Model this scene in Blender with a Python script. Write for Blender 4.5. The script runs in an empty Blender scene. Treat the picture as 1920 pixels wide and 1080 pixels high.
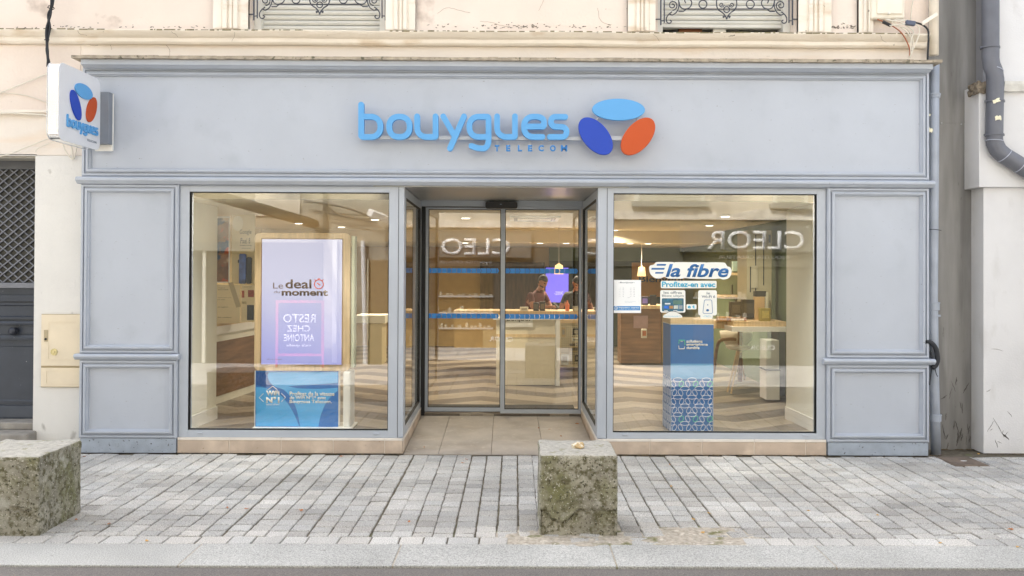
import bpy, bmesh, math, random
from mathutils import Vector, Matrix, noise
from math import sin, cos, pi, radians
random.seed(7)
S = bpy.context.scene; C = S.collection

# ------------------------------------------------------------------ camera
FPX, CAMY, CAMH = 1562.0, -8.1, 1.8
YAW, PITCH, ROLL, SX, SY = 0.0037079, 0.0086633, 0.004533, 11.912, -49.534
_rt = Vector((cos(YAW), -sin(YAW), 0)); _fw = Vector((sin(YAW)*cos(PITCH), cos(YAW)*cos(PITCH), sin(PITCH)))
_up = _rt.cross(_fw)
CR = _rt*cos(ROLL) + _up*sin(ROLL); CU = _up*cos(ROLL) - _rt*sin(ROLL); CF = _fw
cd = bpy.data.cameras.new('camera'); cam = bpy.data.objects.new('camera', cd); C.objects.link(cam)
cam.matrix_world = Matrix(((CR.x, CU.x, -CF.x, 0), (CR.y, CU.y, -CF.y, CAMY), (CR.z, CU.z, -CF.z, CAMH), (0, 0, 0, 1)))
cd.sensor_width = 36; cd.lens = FPX/1920*36; cd.shift_x = -SX/1920; cd.shift_y = SY/1920
cd.clip_start = 0.05; cd.clip_end = 500
S.camera = cam
# ------------------------------------------------------------------ light
SUN_EL, SUN_AZ = radians(50), radians(325)        # azimuth clockwise from +y: the sun stands behind the shop, to the left, and strikes the opposite side
w = bpy.data.worlds.new('World'); S.world = w; w.use_nodes = True
wn = w.node_tree; bg = wn.nodes['Background']
sky = wn.nodes.new('ShaderNodeTexSky'); sky.sky_type = 'NISHITA'; sky.sun_disc = False
sky.sun_elevation = SUN_EL; sky.sun_rotation = SUN_AZ; sky.air_density = 1.0; sky.dust_density = 4.0; sky.ozone_density = 1.0
hs = wn.nodes.new('ShaderNodeHueSaturation'); hs.inputs['Saturation'].default_value = 0.35
wn.links.new(sky.outputs[0], hs.inputs['Color']); wn.links.new(hs.outputs[0], bg.inputs['Color'])
bg.inputs['Strength'].default_value = 0.15
sl = bpy.data.lights.new('sun', 'SUN'); sl.energy = 2.15; sl.angle = radians(1.5); sl.color = (1, .965, .91)
so = bpy.data.objects.new('sun', sl); C.objects.link(so)
sd = Vector((sin(SUN_AZ)*cos(SUN_EL), cos(SUN_AZ)*cos(SUN_EL), sin(SUN_EL)))
so.rotation_euler = sd.to_track_quat('Z', 'Y').to_euler(); so.location = (-3, 6, 12)
S.view_settings.view_transform = 'Standard'; S.view_settings.look = 'None'; S.view_settings.gamma = 1
S.view_settings.use_curve_mapping = False
S.view_settings.exposure = 1.95
S.cycles.max_bounces = 8; S.cycles.diffuse_bounces = 4; S.cycles.glossy_bounces = 4; S.cycles.transparent_max_bounces = 24
S.cycles.caustics_reflective = False; S.cycles.caustics_refractive = False; S.cycles.sample_clamp_indirect = 6

# ------------------------------------------------------------------ helpers
def P(px, py, y=0.0):
    """measure: photo pixel seen on the plane at depth y -> (x, z) metres"""
    d = CF*FPX + CR*(px-960-SX) + CU*(540+SY-py)
    t = (y-CAMY)/d.y
    return (d.x*t, CAMH + d.z*t)
def G(px, py, z=0.0):
    d = CF*FPX + CR*(px-960-SX) + CU*(540+SY-py)
    t = (z-CAMH)/d.z
    return (d.x*t, CAMY + d.y*t)
def ZF(py, y=0.0): return P(960, py, y)[1]
def XF(px, y=0.0): return P(px, 500, y)[0]

def lin(c):
    return tuple((v/12.92 if v <= .04045 else ((v+.055)/1.055)**2.4) for v in c)
def hx(s): return lin(tuple(int(s[i:i+2], 16)/255 for i in (0, 2, 4)))
MATS = {}
def nd(nt, t, **kw):
    n = nt.nodes.new(t)
    for k, v in kw.items():
        if hasattr(n, k) and k not in ('Scale',): setattr(n, k, v)
        else: n.inputs[k].default_value = v
    return n
def mat(name, col, rough=.6, var=.12, scale=6, bump=.0, bscale=60, metal=0, spots=None, spec=.5, detail=6, stretch=(1, 1, 1), grime=None, emis=0):
    """principled with two-scale noise in the base colour, optional specks, streaky grime, bump"""
    if name in MATS: return MATS[name]
    m = bpy.data.materials.new(name); m.use_nodes = True; nt = m.node_tree; L = nt.links
    b = nt.nodes['Principled BSDF']; b.inputs['Roughness'].default_value = rough; b.inputs['Metallic'].default_value = metal
    b.inputs['Specular IOR Level'].default_value = spec
    tc = nt.nodes.new('ShaderNodeTexCoord'); mp = nt.nodes.new('ShaderNodeMapping'); mp.inputs['Scale'].default_value = stretch
    L.new(tc.outputs['Object'], mp.inputs[0])
    n1 = nd(nt, 'ShaderNodeTexNoise'); n1.inputs['Scale'].default_value = scale; n1.inputs['Detail'].default_value = detail
    L.new(mp.outputs[0], n1.inputs['Vector'])
    r = nt.nodes.new('ShaderNodeMapRange'); r.inputs['From Min'].default_value = .3; r.inputs['From Max'].default_value = .7
    r.inputs['To Min'].default_value = 1-var; r.inputs['To Max'].default_value = 1+var*.6
    L.new(n1.outputs[0], r.inputs[0])
    mx = nt.nodes.new('ShaderNodeVectorMath'); mx.operation = 'SCALE'; mx.inputs[0].default_value = col[:3]
    L.new(r.outputs[0], mx.inputs['Scale']); out = mx.outputs[0]
    for sp in ([spots] if isinstance(spots, tuple) else (spots or [])):
        scol, sscale, thr, wid = sp[:4]
        n2 = nd(nt, 'ShaderNodeTexNoise'); n2.inputs['Scale'].default_value = sscale; n2.inputs['Detail'].default_value = 5
        if len(sp) > 4:
            m2 = nt.nodes.new('ShaderNodeMapping'); m2.inputs['Scale'].default_value = sp[4]; L.new(tc.outputs['Object'], m2.inputs[0]); L.new(m2.outputs[0], n2.inputs['Vector'])
        else: L.new(tc.outputs['Object'], n2.inputs['Vector'])
        r2 = nt.nodes.new('ShaderNodeMapRange'); r2.inputs['From Min'].default_value = thr; r2.inputs['From Max'].default_value = thr+wid
        L.new(n2.outputs[0], r2.inputs[0])
        m3 = nt.nodes.new('ShaderNodeMix'); m3.data_type = 'RGBA'; m3.inputs['B'].default_value = (*scol[:3], 1)
        L.new(r2.outputs[0], m3.inputs['Factor']); L.new(out, m3.inputs['A']); out = m3.outputs['Result']
    L.new(out, b.inputs['Base Color'])
    if emis:
        L.new(out, b.inputs['Emission Color']); b.inputs['Emission Strength'].default_value = emis
    if bump:
        n3 = nd(nt, 'ShaderNodeTexNoise'); n3.inputs['Scale'].default_value = bscale; n3.inputs['Detail'].default_value = 4
        L.new(mp.outputs[0], n3.inputs['Vector'])
        bp = nt.nodes.new('ShaderNodeBump'); bp.inputs['Strength'].default_value = bump; bp.inputs['Distance'].default_value = .01
        L.new(n3.outputs[0], bp.inputs['Height']); L.new(bp.outputs[0], b.inputs['Normal'])
    MATS[name] = m; return m
def plain(name, hexs, rough=.5, **k): return mat(name, hx(hexs), rough, var=k.pop('var', .05), **k)
def emit(name, col, st):
    if name in MATS: return MATS[name]
    m = bpy.data.materials.new(name); m.use_nodes = True; b = m.node_tree.nodes['Principled BSDF']
    b.inputs['Base Color'].default_value = (*[v*.2 for v in col], 1); b.inputs['Emission Color'].default_value = (*col, 1); b.inputs['Emission Strength'].default_value = st
    MATS[name] = m; return m

def link(o, parent=None):
    C.objects.link(o)
    if parent is not None:
        o.parent = parent; loc = parent.location
        if parent.parent is not None: o.matrix_parent_inverse = Matrix()   # grandparent offset already undone by the parent
        else: o.matrix_parent_inverse = Matrix.Translation(-loc) if parent.type == 'EMPTY' else Matrix()
    return o
def obj(name, bm, m, parent=None, bevel=0, smooth=False, segs=2):
    me = bpy.data.meshes.new(name)
    bmesh.ops.recalc_face_normals(bm, faces=bm.faces[:]) if len(bm.faces) else None
    bm.to_mesh(me); bm.free()
    for mm in (m if isinstance(m, (list, tuple)) else [m]): me.materials.append(mm)
    if smooth:
        for p in me.polygons: p.use_smooth = True
    o = bpy.data.objects.new(name, me); link(o, parent)
    if bevel:
        b = o.modifiers.new('bevel', 'BEVEL'); b.width = bevel; b.segments = segs; b.limit_method = 'ANGLE'; b.angle_limit = radians(40)
    return o
def tag(o, label=None, cat=None, group=None, kind=None):
    if label: o['label'] = label
    if cat: o['category'] = cat
    if group: o['group'] = group
    if kind: o['kind'] = kind
    return o
def thing(name, label, cat, loc=(0, 0, 0), group=None):
    o = bpy.data.objects.new(name, None); o.empty_display_size = .1; o.location = loc; C.objects.link(o)
    return tag(o, label, cat, group)
def B(): return bmesh.new()
def box(bm, x0, x1, y0, y1, z0, z1, M=None):
    vs = [bm.verts.new((x, y, z)) for z in (z0, z1) for y in (y0, y1) for x in (x0, x1)]
    if M is not None:
        for v in vs: v.co = M @ v.co
    for f in ((0, 1, 3, 2), (4, 6, 7, 5), (0, 4, 5, 1), (1, 5, 7, 3), (3, 7, 6, 2), (2, 6, 4, 0)): bm.faces.new([vs[i] for i in f])
    return bm
def boxo(name, m, parent, x0, x1, y0, y1, z0, z1, bevel=.003): return obj(name, box(B(), x0, x1, y0, y1, z0, z1), m, parent, bevel)
def xprof(bm, x0, x1, pts):
    """closed (y,z) profile run along x, mitre-free"""
    a = [bm.verts.new((x0, y, z)) for y, z in pts]; b = [bm.verts.new((x1, y, z)) for y, z in pts]
    n = len(pts)
    for i in range(n): bm.faces.new((a[i], a[(i+1) % n], b[(i+1) % n], b[i]))
    bm.faces.new(a); bm.faces.new(b[::-1]); return bm
def ring(bm, x0, x1, z0, z1, prof, y=0, close=True):
    """picture-frame moulding: prof = [(inset, protrusion)], mitred"""
    R = []
    for t, p in prof:
        R.append([bm.verts.new((xx, y-p, zz)) for xx, zz in ((x0+t, z0+t), (x1-t, z0+t), (x1-t, z1-t), (x0+t, z1-t))])
    n = len(R)
    for i in range(n if close else n-1):
        a, b = R[i], R[(i+1) % n]
        for k in range(4): bm.faces.new((a[k], a[(k+1) % 4], b[(k+1) % 4], b[k]))
    return bm
def tube(bm, pts, r, n=8, closed=False):
    pts = [Vector(p) for p in pts]; rings = []; N = len(pts)
    up = Vector((.13, .21, .97))
    for i, p in enumerate(pts):
        if closed: t = pts[(i+1) % N]-pts[i-1]
        else: t = pts[min(i+1, N-1)]-pts[max(i-1, 0)]
        if t.length < 1e-9: t = Vector((0, 0, 1))
        t.normalize(); a = t.cross(up)
        if a.length < 1e-3: a = t.cross(Vector((1, 0, 0)))
        a.normalize(); b = t.cross(a)
        rr = r[i] if isinstance(r, (list, tuple)) else r
        rings.append([bm.verts.new(p+a*cos(2*pi*k/n)*rr+b*sin(2*pi*k/n)*rr) for k in range(n)])
    for i in range(N if closed else N-1):
        A, Bq = rings[i], rings[(i+1) % N]
        for k in range(n): bm.faces.new((A[k], A[(k+1) % n], Bq[(k+1) % n], Bq[k]))
    if not closed: bm.faces.new(rings[0]); bm.faces.new(rings[-1][::-1])
    return bm
def smooth_pts(pts, n=8):
    pts = [Vector(p) for p in pts]; out = []
    for i in range(len(pts)-1):
        p0, p1, p2, p3 = pts[max(i-1, 0)], pts[i], pts[i+1], pts[min(i+2, len(pts)-1)]
        for k in range(n):
            t = k/n; out.append(.5*((2*p1)+(p2-p0)*t+(2*p0-5*p1+4*p2-p3)*t*t+(3*p1-p0-3*p2+p3)*t**3))
    out.append(pts[-1]); return out
def lathe(bm, prof, c=(0, 0, 0), n=24, M=None):
    rings = [[bm.verts.new(Vector((c[0]+r*cos(2*pi*k/n), c[1]+r*sin(2*pi*k/n), c[2]+z))) for k in range(n)] for r, z in prof]
    if M is not None:
        for R in rings:
            for v in R: v.co = M @ v.co
    for i in range(len(rings)-1):
        for k in range(n): bm.faces.new((rings[i][k], rings[i][(k+1) % n], rings[i+1][(k+1) % n], rings[i+1][k]))
    bm.faces.new(rings[0][::-1]); bm.faces.new(rings[-1]); return bm
def plate(bm, outline, y0, y1, frame=None):
    """outline of (x,z) points given thickness from y0 (front) to y1"""
    a = [bm.verts.new((x, y0, z)) for x, z in outline]; b = [bm.verts.new((x, y1, z)) for x, z in outline]
    if frame is not None:
        for v in a+b: v.co = frame @ v.co
    n = len(outline)
    bm.faces.new(a); bm.faces.new(b[::-1])
    for i in range(n): bm.faces.new((a[i], b[i], b[(i+1) % n], a[(i+1) % n]))
    return bm
def rrect(x0, x1, z0, z1, r, n=6):
    o = []
    for cx, cz, a0 in ((x1-r, z1-r, 0), (x0+r, z1-r, 90), (x0+r, z0+r, 180), (x1-r, z0+r, 270)):
        for k in range(n+1):
            a = radians(a0+90*k/n); o.append((cx+r*cos(a), cz+r*sin(a)))
    return o
def ell(cx, cz, a, b, rot=0, n=40):
    r = radians(rot); return [(cx+a*cos(t)*cos(r)-b*sin(t)*sin(r), cz+a*cos(t)*sin(r)+b*sin(t)*cos(r)) for t in [2*pi*k/n for k in range(n)]]

def text_bm(s, x0, x1, z0, z1, y, depth=.002, bold=.0, shear=0, frame=None, mirror=False, keep=False, align='L'):
    """words in Blender's built-in face, fitted to the box x0..x1, z0..z1 on the plane y, facing -y"""
    cu = bpy.data.curves.new('t', 'FONT'); cu.body = s; cu.size = 1; cu.offset = bold; cu.shear = shear; cu.resolution_u = 3
    cu.align_x = 'CENTER' if align == 'C' else 'LEFT'
    ob = bpy.data.objects.new('t', cu); C.objects.link(ob)
    dg = bpy.context.evaluated_depsgraph_get(); me = bpy.data.meshes.new_from_object(ob.evaluated_get(dg))
    bpy.data.objects.remove(ob); bpy.data.curves.remove(cu)
    bm = B(); bm.from_mesh(me); bpy.data.meshes.remove(me)
    xs = [v.co.x for v in bm.verts]; ys = [v.co.y for v in bm.verts]
    ax, bx, ay, by = min(xs), max(xs), min(ys), max(ys)
    sx = (x1-x0)/(bx-ax); sz = (z1-z0)/(by-ay)
    if keep: sx = sz = min(sx, sz)
    g = bmesh.ops.extrude_face_region(bm, geom=bm.faces[:])
    back = [v for v in g['geom'] if isinstance(v, bmesh.types.BMVert)]
    bs = set(back)
    for v in bm.verts:
        X = x0+(v.co.x-ax)*sx; Z = z0+(v.co.y-ay)*sz
        v.co = Vector((X, y if v in bs else y-depth, Z))
        if frame is not None: v.co = frame @ v.co
    return bm
def roundpath(pts, rad, closed=False):
    out = []; n = len(pts)
    for i, p in enumerate(pts):
        p = Vector(p); r = rad[i] if rad else 0
        if (not closed and i in (0, n-1)) or r <= 0: out.append(p); continue
        a = Vector(pts[i-1]); b = Vector(pts[(i+1) % n]); da = (a-p); db = (b-p)
        ra = min(r, da.length*.5 if (closed or i > 1) else da.length); rb = min(r, db.length*.5 if (closed or i < n-2) else db.length)
        A = p+da.normalized()*ra; Bp = p+db.normalized()*rb; k = .5523
        for j in range(9):
            t = j/8; c1 = A+(p-A)*k; c2 = Bp+(p-Bp)*k
            out.append(A*(1-t)**3+c1*3*t*(1-t)**2+c2*3*t*t*(1-t)+Bp*t**3)
    if closed: out.append(out[0].copy())
    return out
def stroke_bm(paths, hw, h, conv, thick):
    """union of round-capped strokes, contoured on a grid -> solid letter. conv(u,v,d)->world"""
    segs = [(p[i], p[i+1]) for p in paths for i in range(len(p)-1)]
    us = [q.x for p in paths for q in p]; vs = [q.y for p in paths for q in p]
    u0, v0 = min(us)-hw-2*h, min(vs)-hw-2*h; nu = int((max(us)+hw+2*h-u0)/h)+1; nv = int((max(vs)+hw+2*h-v0)/h)+1
    def sdf(x, y):
        best = 1e9
        for a, b in segs:
            dx, dy = b.x-a.x, b.y-a.y; L = dx*dx+dy*dy
            t = 0 if L == 0 else max(0, min(1, ((x-a.x)*dx+(y-a.y)*dy)/L))
            d = (x-a.x-t*dx)**2+(y-a.y-t*dy)**2
            if d < best: best = d
        return best**.5-hw
    F = [[sdf(u0+i*h, v0+j*h) for i in range(nu)] for j in range(nv)]
    bm = B(); cache = {}
    def V(u, v):
        k = (round(u/h*256), round(v/h*256))
        if k not in cache: cache[k] = bm.verts.new((u, v, 0))
        return cache[k]
    for j in range(nv-1):
        for i in range(nu-1):
            c = [(i, j), (i+1, j), (i+1, j+1), (i, j+1)]; f = [F[b][a] for a, b in c]
            if min(f) >= 0: continue
            poly = []
            for k in range(4):
                (a, b), (a2, b2) = c[k], c[(k+1) % 4]; fa, fb = f[k], f[(k+1) % 4]
                if fa < 0: poly.append(V(u0+a*h, v0+b*h))
                if (fa < 0) != (fb < 0):
                    t = min(.98, max(.02, fa/(fa-fb))); poly.append(V(u0+(a+(a2-a)*t)*h, v0+(b+(b2-b)*t)*h))
            q = []
            for x in poly:
                if not q or q[-1] is not x: q.append(x)
            if len(q) > 2:
                try: bm.faces.new(q)
                except ValueError: pass
    g = bmesh.ops.extrude_face_region(bm, geom=bm.faces[:]); bs = set(v for v in g['geom'] if isinstance(v, bmesh.types.BMVert))
    for v in bm.verts: v.co = conv(v.co.x, v.co.y, thick if v in bs else 0)
    return bm
def copy_to(src, loc, rot=None, scale=None):
    r = src.copy(); C.objects.link(r); r.location = loc
    if rot is not None: r.rotation_euler = rot
    if scale is not None: r.scale = scale
    for ch in src.children:
        c = ch.copy(); C.objects.link(c); c.parent = r
        for g in ch.children:
            d = g.copy(); C.objects.link(d); d.parent = c
    return r

# ------------------------------------------------------------------ materials
PAINT = mat('grey_blue_paint', (.465, .505, .575), .42, var=.05, scale=1.6, bump=.05, bscale=25, spots=[((.445, .485, .55), 1.2, .5, .3), ((.25, .26, .28), 24, .71, .04, (1, 1, 4)), ((.2, .2, .2), 38, .74, .03), ((.40, .44, .50), 3, .55, .3)])
TRIM = mat('grey_blue_trim', (.435, .475, .545), .4, var=.06, scale=4, bump=.05, bscale=30, spots=[((.16, .16, .16), 46, .73, .03)])
PLINTHM = mat('speckled_plinth_paint', (.36, .41, .48), .6, var=.15, scale=9, bump=.25, bscale=70, spots=[((.08, .08, .08), 42, .66, .04)])
ALU = mat('grey_aluminium', (.45, .49, .55), .35, var=.04, scale=3)
RUB = plain('black_gasket', '1c1d1e', .6)
PEACH = mat('peach_render', (.78, .675, .59), .9, var=.06, scale=1.5, bump=.35, bscale=40, spots=[((.82, .74, .66), 1.2, .5, .25), ((.18, .15, .13), 11, .74, .05, (1, 1, 2.5)), ((.45, .36, .3), 2.2, .66, .1)])
CREAM = mat('cream_stone_paint', (.83, .765, .67), .85, var=.06, scale=3, bump=.3, bscale=30, spots=[((.68, .57, .44), 4, .56, .14, (.6, 1, 2)), ((.2, .17, .13), 16, .72, .05)])
OFFW = mat('off_white_render', (.73, .72, .69), .9, var=.05, scale=2, bump=.25, bscale=50, spots=[((.42, .41, .38), 7, .68, .08, (1, 1, .5))])
WHITER = mat('white_render_scuffed', (.70, .70, .71), .85, var=.05, scale=2, bump=.2, bscale=60, spots=[((.55, .54, .53), 5, .60, .25, (1, 1, .45)), ((.62, .62, .63), 1.3, .5, .2)])
SCUFF = mat('black_scuff', (.10, .092, .085), .9)
METALP = mat('weathered_grey_metal', (.235, .23, .222), .45, var=.32, scale=2.6, bump=.08, bscale=14, stretch=(3, 1, .35), spots=[((.10, .095, .09), 9, .68, .06, (2.5, 1, .6)), ((.32, .315, .31), 2.5, .55, .2, (3, 1, .3))])
PIPEG = mat('grey_drainpipe', (.135, .143, .17), .5, var=.12, scale=6, bump=.1)
PIPEB = mat('pale_blue_pipe_paint', (.36, .40, .47), .5, var=.14, scale=5, bump=.25, bscale=30)
DOORM = mat('dark_blue_grey_door', (.036, .046, .066), .4, var=.15, scale=5, spots=[((.3, .32, .35), 30, .73, .03)])
GRILM = mat('grey_grille', (.19, .20, .23), .5)
DARK = plain('dark_interior', '2a2b2a', .8)
IRON = mat('black_wrought_iron', (.055, .06, .08), .55, var=.3, scale=30)
TILE = mat('beige_sill_tile', (.54, .435, .345), .6, var=.12, scale=5, bump=.1, spots=[((.3, .2, .12), 30, .68, .06), ((.72, .60, .48), 2.5, .5, .2)])
TILEW = plain('pale_sill_edge', 'e6dfd6', .6, var=.1)
STONE = mat('thin_stone_ledge', (.42, .36, .28), .9, var=.35, scale=14, bump=.8, bscale=60, spots=[((.13, .12, .08), 22, .6, .08)])
MESHB = plain('beige_cabinet', 'e3d6bd', .6, var=.08, scale=4)
CONCR = mat('worn_step_stone', (.33, .31, .28), .9, var=.25, scale=8, bump=.5)
LBLUE = plain('light_blue_sign', '5ba3dd', .5, var=.02); MBLUE = plain('royal_blue_sign', '0c3fb2', .5, var=.02); ORNG = plain('orange_sign', 'bf4a08', .5, var=.02)
STEEL = mat('brushed_steel', (.42, .43, .44), .3, metal=.7, var=.05)
WHITE = plain('white_plastic', 'f0f0ee', .4, var=.02); PAPER = plain('white_paper', 'f4f6f7', .7, var=.02)
BLACK = plain('black_plastic', '16171a', .4); GREYT = plain('grey_print', '7c8590', .7); BLUT = plain('blue_print', '2f6ea8', .6); CYAN = plain('cyan_print', '3fb0d4', .6); DKT = plain('dark_print', '32363c', .6)
WOOD = mat('pale_oak', (.68, .50, .29), .5, var=.2, scale=3, stretch=(1, 1, 14), detail=8)
WOODH = mat('pale_oak_across', (.68, .50, .29), .5, var=.2, scale=3, stretch=(14, 1, 1), detail=8)
WOODD = mat('brown_oak', (.24, .13, .065), .5, var=.35, scale=2.5, stretch=(1, 1, 9), detail=8)
CWALL = plain('cream_partition', 'ecebe0', .8, var=.02)
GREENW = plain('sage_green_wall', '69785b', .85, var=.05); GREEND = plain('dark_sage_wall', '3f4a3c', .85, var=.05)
GOLDW = plain('ochre_wall', 'c4a878', .8, var=.06)
CEILM = plain('warm_ceiling', 'e0d6bf', .9, var=.03)
DESK = plain('cream_desk', 'e4dcc8', .45, var=.02)
CABW = plain('white_cable', 'dcd6c8', .6); CABB = plain('black_cable', '22252b', .6); CABC = plain('copper_cable', '9c5630', .5)
LAMPM = emit('lamp_glow', (1, .62, .26), .6); SPOTM = emit('downlight_glow', (1, .93, .8), 2)

def glassmat(name, ior, tint=(1, 1, 1)):
    m = bpy.data.materials.new(name); m.use_nodes = True; nt = m.node_tree; L = nt.links
    for n in list(nt.nodes):
        if n.type != 'OUTPUT_MATERIAL': nt.nodes.remove(n)
    t = nt.nodes.new('ShaderNodeBsdfTransparent'); t.inputs[0].default_value = (*tint, 1)
    g = nt.nodes.new('ShaderNodeBsdfGlossy'); g.inputs['Roughness'].default_value = 0.0; g.inputs[0].default_value = (1, 1, 1, 1)
    fr = nt.nodes.new('ShaderNodeFresnel'); fr.inputs[0].default_value = ior
    ge = nt.nodes.new('ShaderNodeNewGeometry')
    inv = nt.nodes.new('ShaderNodeMath'); inv.operation = 'SUBTRACT'; inv.inputs[0].default_value = 1; L.new(ge.outputs['Backfacing'], inv.inputs[1])
    mu = nt.nodes.new('ShaderNodeMath'); mu.operation = 'MULTIPLY'; L.new(fr.outputs[0], mu.inputs[0]); L.new(inv.outputs[0], mu.inputs[1])
    mx = nt.nodes.new('ShaderNodeMixShader'); L.new(mu.outputs[0], mx.inputs[0]); L.new(t.outputs[0], mx.inputs[1]); L.new(g.outputs[0], mx.inputs[2])
    L.new(mx.outputs[0], nt.nodes['Material Output'].inputs[0]); return m
GLASS = glassmat('window_glass', 2.2, (.97, .965, .93))

# ------------------------------------------------------------------ ground
def granite(name, base, rough=.85, attr=True):
    m = bpy.data.materials.new(name); m.use_nodes = True; nt = m.node_tree; L = nt.links; b = nt.nodes['Principled BSDF']
    b.inputs['Roughness'].default_value = rough
    tc = nt.nodes.new('ShaderNodeTexCoord')
    n1 = nd(nt, 'ShaderNodeTexNoise'); n1.inputs['Scale'].default_value = 130; n1.inputs['Detail'].default_value = 3; L.new(tc.outputs['Object'], n1.inputs['Vector'])
    n2 = nd(nt, 'ShaderNodeTexNoise'); n2.inputs['Scale'].default_value = 1.4; n2.inputs['Detail'].default_value = 6; L.new(tc.outputs['Object'], n2.inputs['Vector'])
    r1 = nt.nodes.new('ShaderNodeMapRange'); r1.inputs['From Min'].default_value = .3; r1.inputs['From Max'].default_value = .7; r1.inputs['To Min'].default_value = .55; r1.inputs['To Max'].default_value = 1.42; L.new(n1.outputs[0], r1.inputs[0])
    r2 = nt.nodes.new('ShaderNodeMapRange'); r2.inputs['From Min'].default_value = .3; r2.inputs['From Max'].default_value = .7; r2.inputs['To Min'].default_value = .82; r2.inputs['To Max'].default_value = 1.12; L.new(n2.outputs[0], r2.inputs[0])
    mu = nt.nodes.new('ShaderNodeMath'); mu.operation = 'MULTIPLY'; L.new(r1.outputs[0], mu.inputs[0]); L.new(r2.outputs[0], mu.inputs[1])
    sc = nt.nodes.new('ShaderNodeVectorMath'); sc.operation = 'SCALE'; L.new(mu.outputs[0], sc.inputs['Scale'])
    if attr:
        a = nt.nodes.new('ShaderNodeAttribute'); a.attribute_name = 'tone'; L.new(a.outputs['Color'], sc.inputs[0])
    else: sc.inputs[0].default_value = base
    n4 = nd(nt, 'ShaderNodeTexNoise'); n4.inputs['Scale'].default_value = 11; n4.inputs['Detail'].default_value = 3; L.new(tc.outputs['Object'], n4.inputs['Vector'])
    r4 = nt.nodes.new('ShaderNodeMapRange'); r4.inputs['From Min'].default_value = .70; r4.inputs['From Max'].default_value = .74; r4.inputs['To Max'].default_value = .55; L.new(n4.outputs[0], r4.inputs[0])
    m4 = nt.nodes.new('ShaderNodeMix'); m4.data_type = 'RGBA'; m4.inputs['B'].default_value = (.13, .12, .105, 1); L.new(r4.outputs[0], m4.inputs['Factor']); L.new(sc.outputs[0], m4.inputs['A'])
    L.new(m4.outputs['Result'], b.inputs['Base Color'])
    bp = nt.nodes.new('ShaderNodeBump'); bp.inputs['Strength'].default_value = .35; bp.inputs['Distance'].default_value = .004; L.new(n1.outputs[0], bp.inputs['Height']); L.new(bp.outputs[0], b.inputs['Normal'])
    return m
PAVER = granite('granite_setts', None)
KERBM = granite('granite_kerb', (.41, .41, .395), attr=False)
JOINT = mat('shaded_joint_grit', (.15, .13, .095), .95, var=.4, scale=25, bump=.8, bscale=90, spots=[((.13, .14, .06), 6, .6, .1)])  # grit colour also darkened to stand for shadow in the joints
MORTAR = mat('crumbled_mortar', (.46, .41, .34), .95, var=.3, scale=30, bump=1.0, bscale=60, spots=[((.17, .17, .07), 7, .56, .12), ((.62, .57, .49), 18, .58, .08), ((.12, .1, .08), 40, .66, .05)])
ASPH = mat('worn_asphalt', (.19, .175, .165), .95, var=.3, scale=120, bump=.9, bscale=220, spots=[((.36, .33, .3), 150, .62, .05), ((.10, .10, .10), 110, .62, .05)])
KB0, KB1 = G(960, 1021)[1], G(960, 1062)[1]        # back and front edge of the kerb
SOL = G(960, 1007)[1]
g = B(); box(g, -300, 300, -300, 300, -.9, -.4); tag(obj('ground', g, ASPH), kind='structure')
g = B(); box(g, -40, 40, -4.75, KB1-.002, -.35, -.014); tag(obj('road', g, ASPH), kind='structure')
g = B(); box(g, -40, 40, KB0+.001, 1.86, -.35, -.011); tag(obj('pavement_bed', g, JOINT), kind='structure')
# setts: one sheet of individually laid stones
def blk(bm, lay, x0, x1, y0, y1, z, tone, tilt=.0015, ch=.006, h=.03, rot=0, jit=.003):
    j = lambda: random.uniform(-jit, jit)
    cx, cy = (x0+x1)/2, (y0+y1)/2
    cs = [(x0+j(), y0+j()), (x1+j(), y0+j()), (x1+j(), y1+j()), (x0+j(), y1+j())]
    if rot: cs = [(cx+(a-cx)*cos(rot)-(b-cy)*sin(rot), cy+(a-cx)*sin(rot)+(b-cy)*cos(rot)) for a, b in cs]
    t = [random.uniform(-tilt, tilt) for _ in range(4)]
    lo = [bm.verts.new((a, b, z-h)) for a, b in cs]
    mi = [bm.verts.new((a, b, z-ch*.8+t[i])) for i, (a, b) in enumerate(cs)]
    hi = [bm.verts.new((a+(cx-a)/abs(cx-a+1e-9)*ch, b+(cy-b)/abs(cy-b+1e-9)*ch, z+t[i])) for i, (a, b) in enumerate(cs)]
    fs = []
    for i in range(4):
        k = (i+1) % 4; fs.append(bm.faces.new((lo[i], lo[k], mi[k], mi[i]))); fs.append(bm.faces.new((mi[i], mi[k], hi[k], hi[i])))
    fs.append(bm.faces.new(hi))
    for f in fs:
        for l in f.loops: l[lay] = (*tone, 1)
def tone():
    r = random.random()
    v = .475+random.uniform(-.035, .03) if r < .74 else (.405+random.uniform(-.03, .02) if r < .94 else random.uniform(.50, .53))
    b = random.uniform(-.008, .008); return (v*1.025-b, v*1.0, v*.955+b)
blocks = []        # footprints of the two stone blocks
g = B(); lay = g.loops.layers.float_color.new('tone')
bx0, by0 = G(1012, 1005); bx1, _ = G(1158, 1005)
PW, PL = .1415, .1285
def hurt(x, y):
    """how broken up the paving is round the middle block"""
    d = math.hypot((x-.45)/.62, (y-(by0+.02))/.34)
    d2 = math.hypot((x-1.2)/.62, (y-(by0-.02))/.32)
    return max(0, 1-d*.9, 1-d2*.95)
x = -8.2
col = 0
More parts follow.
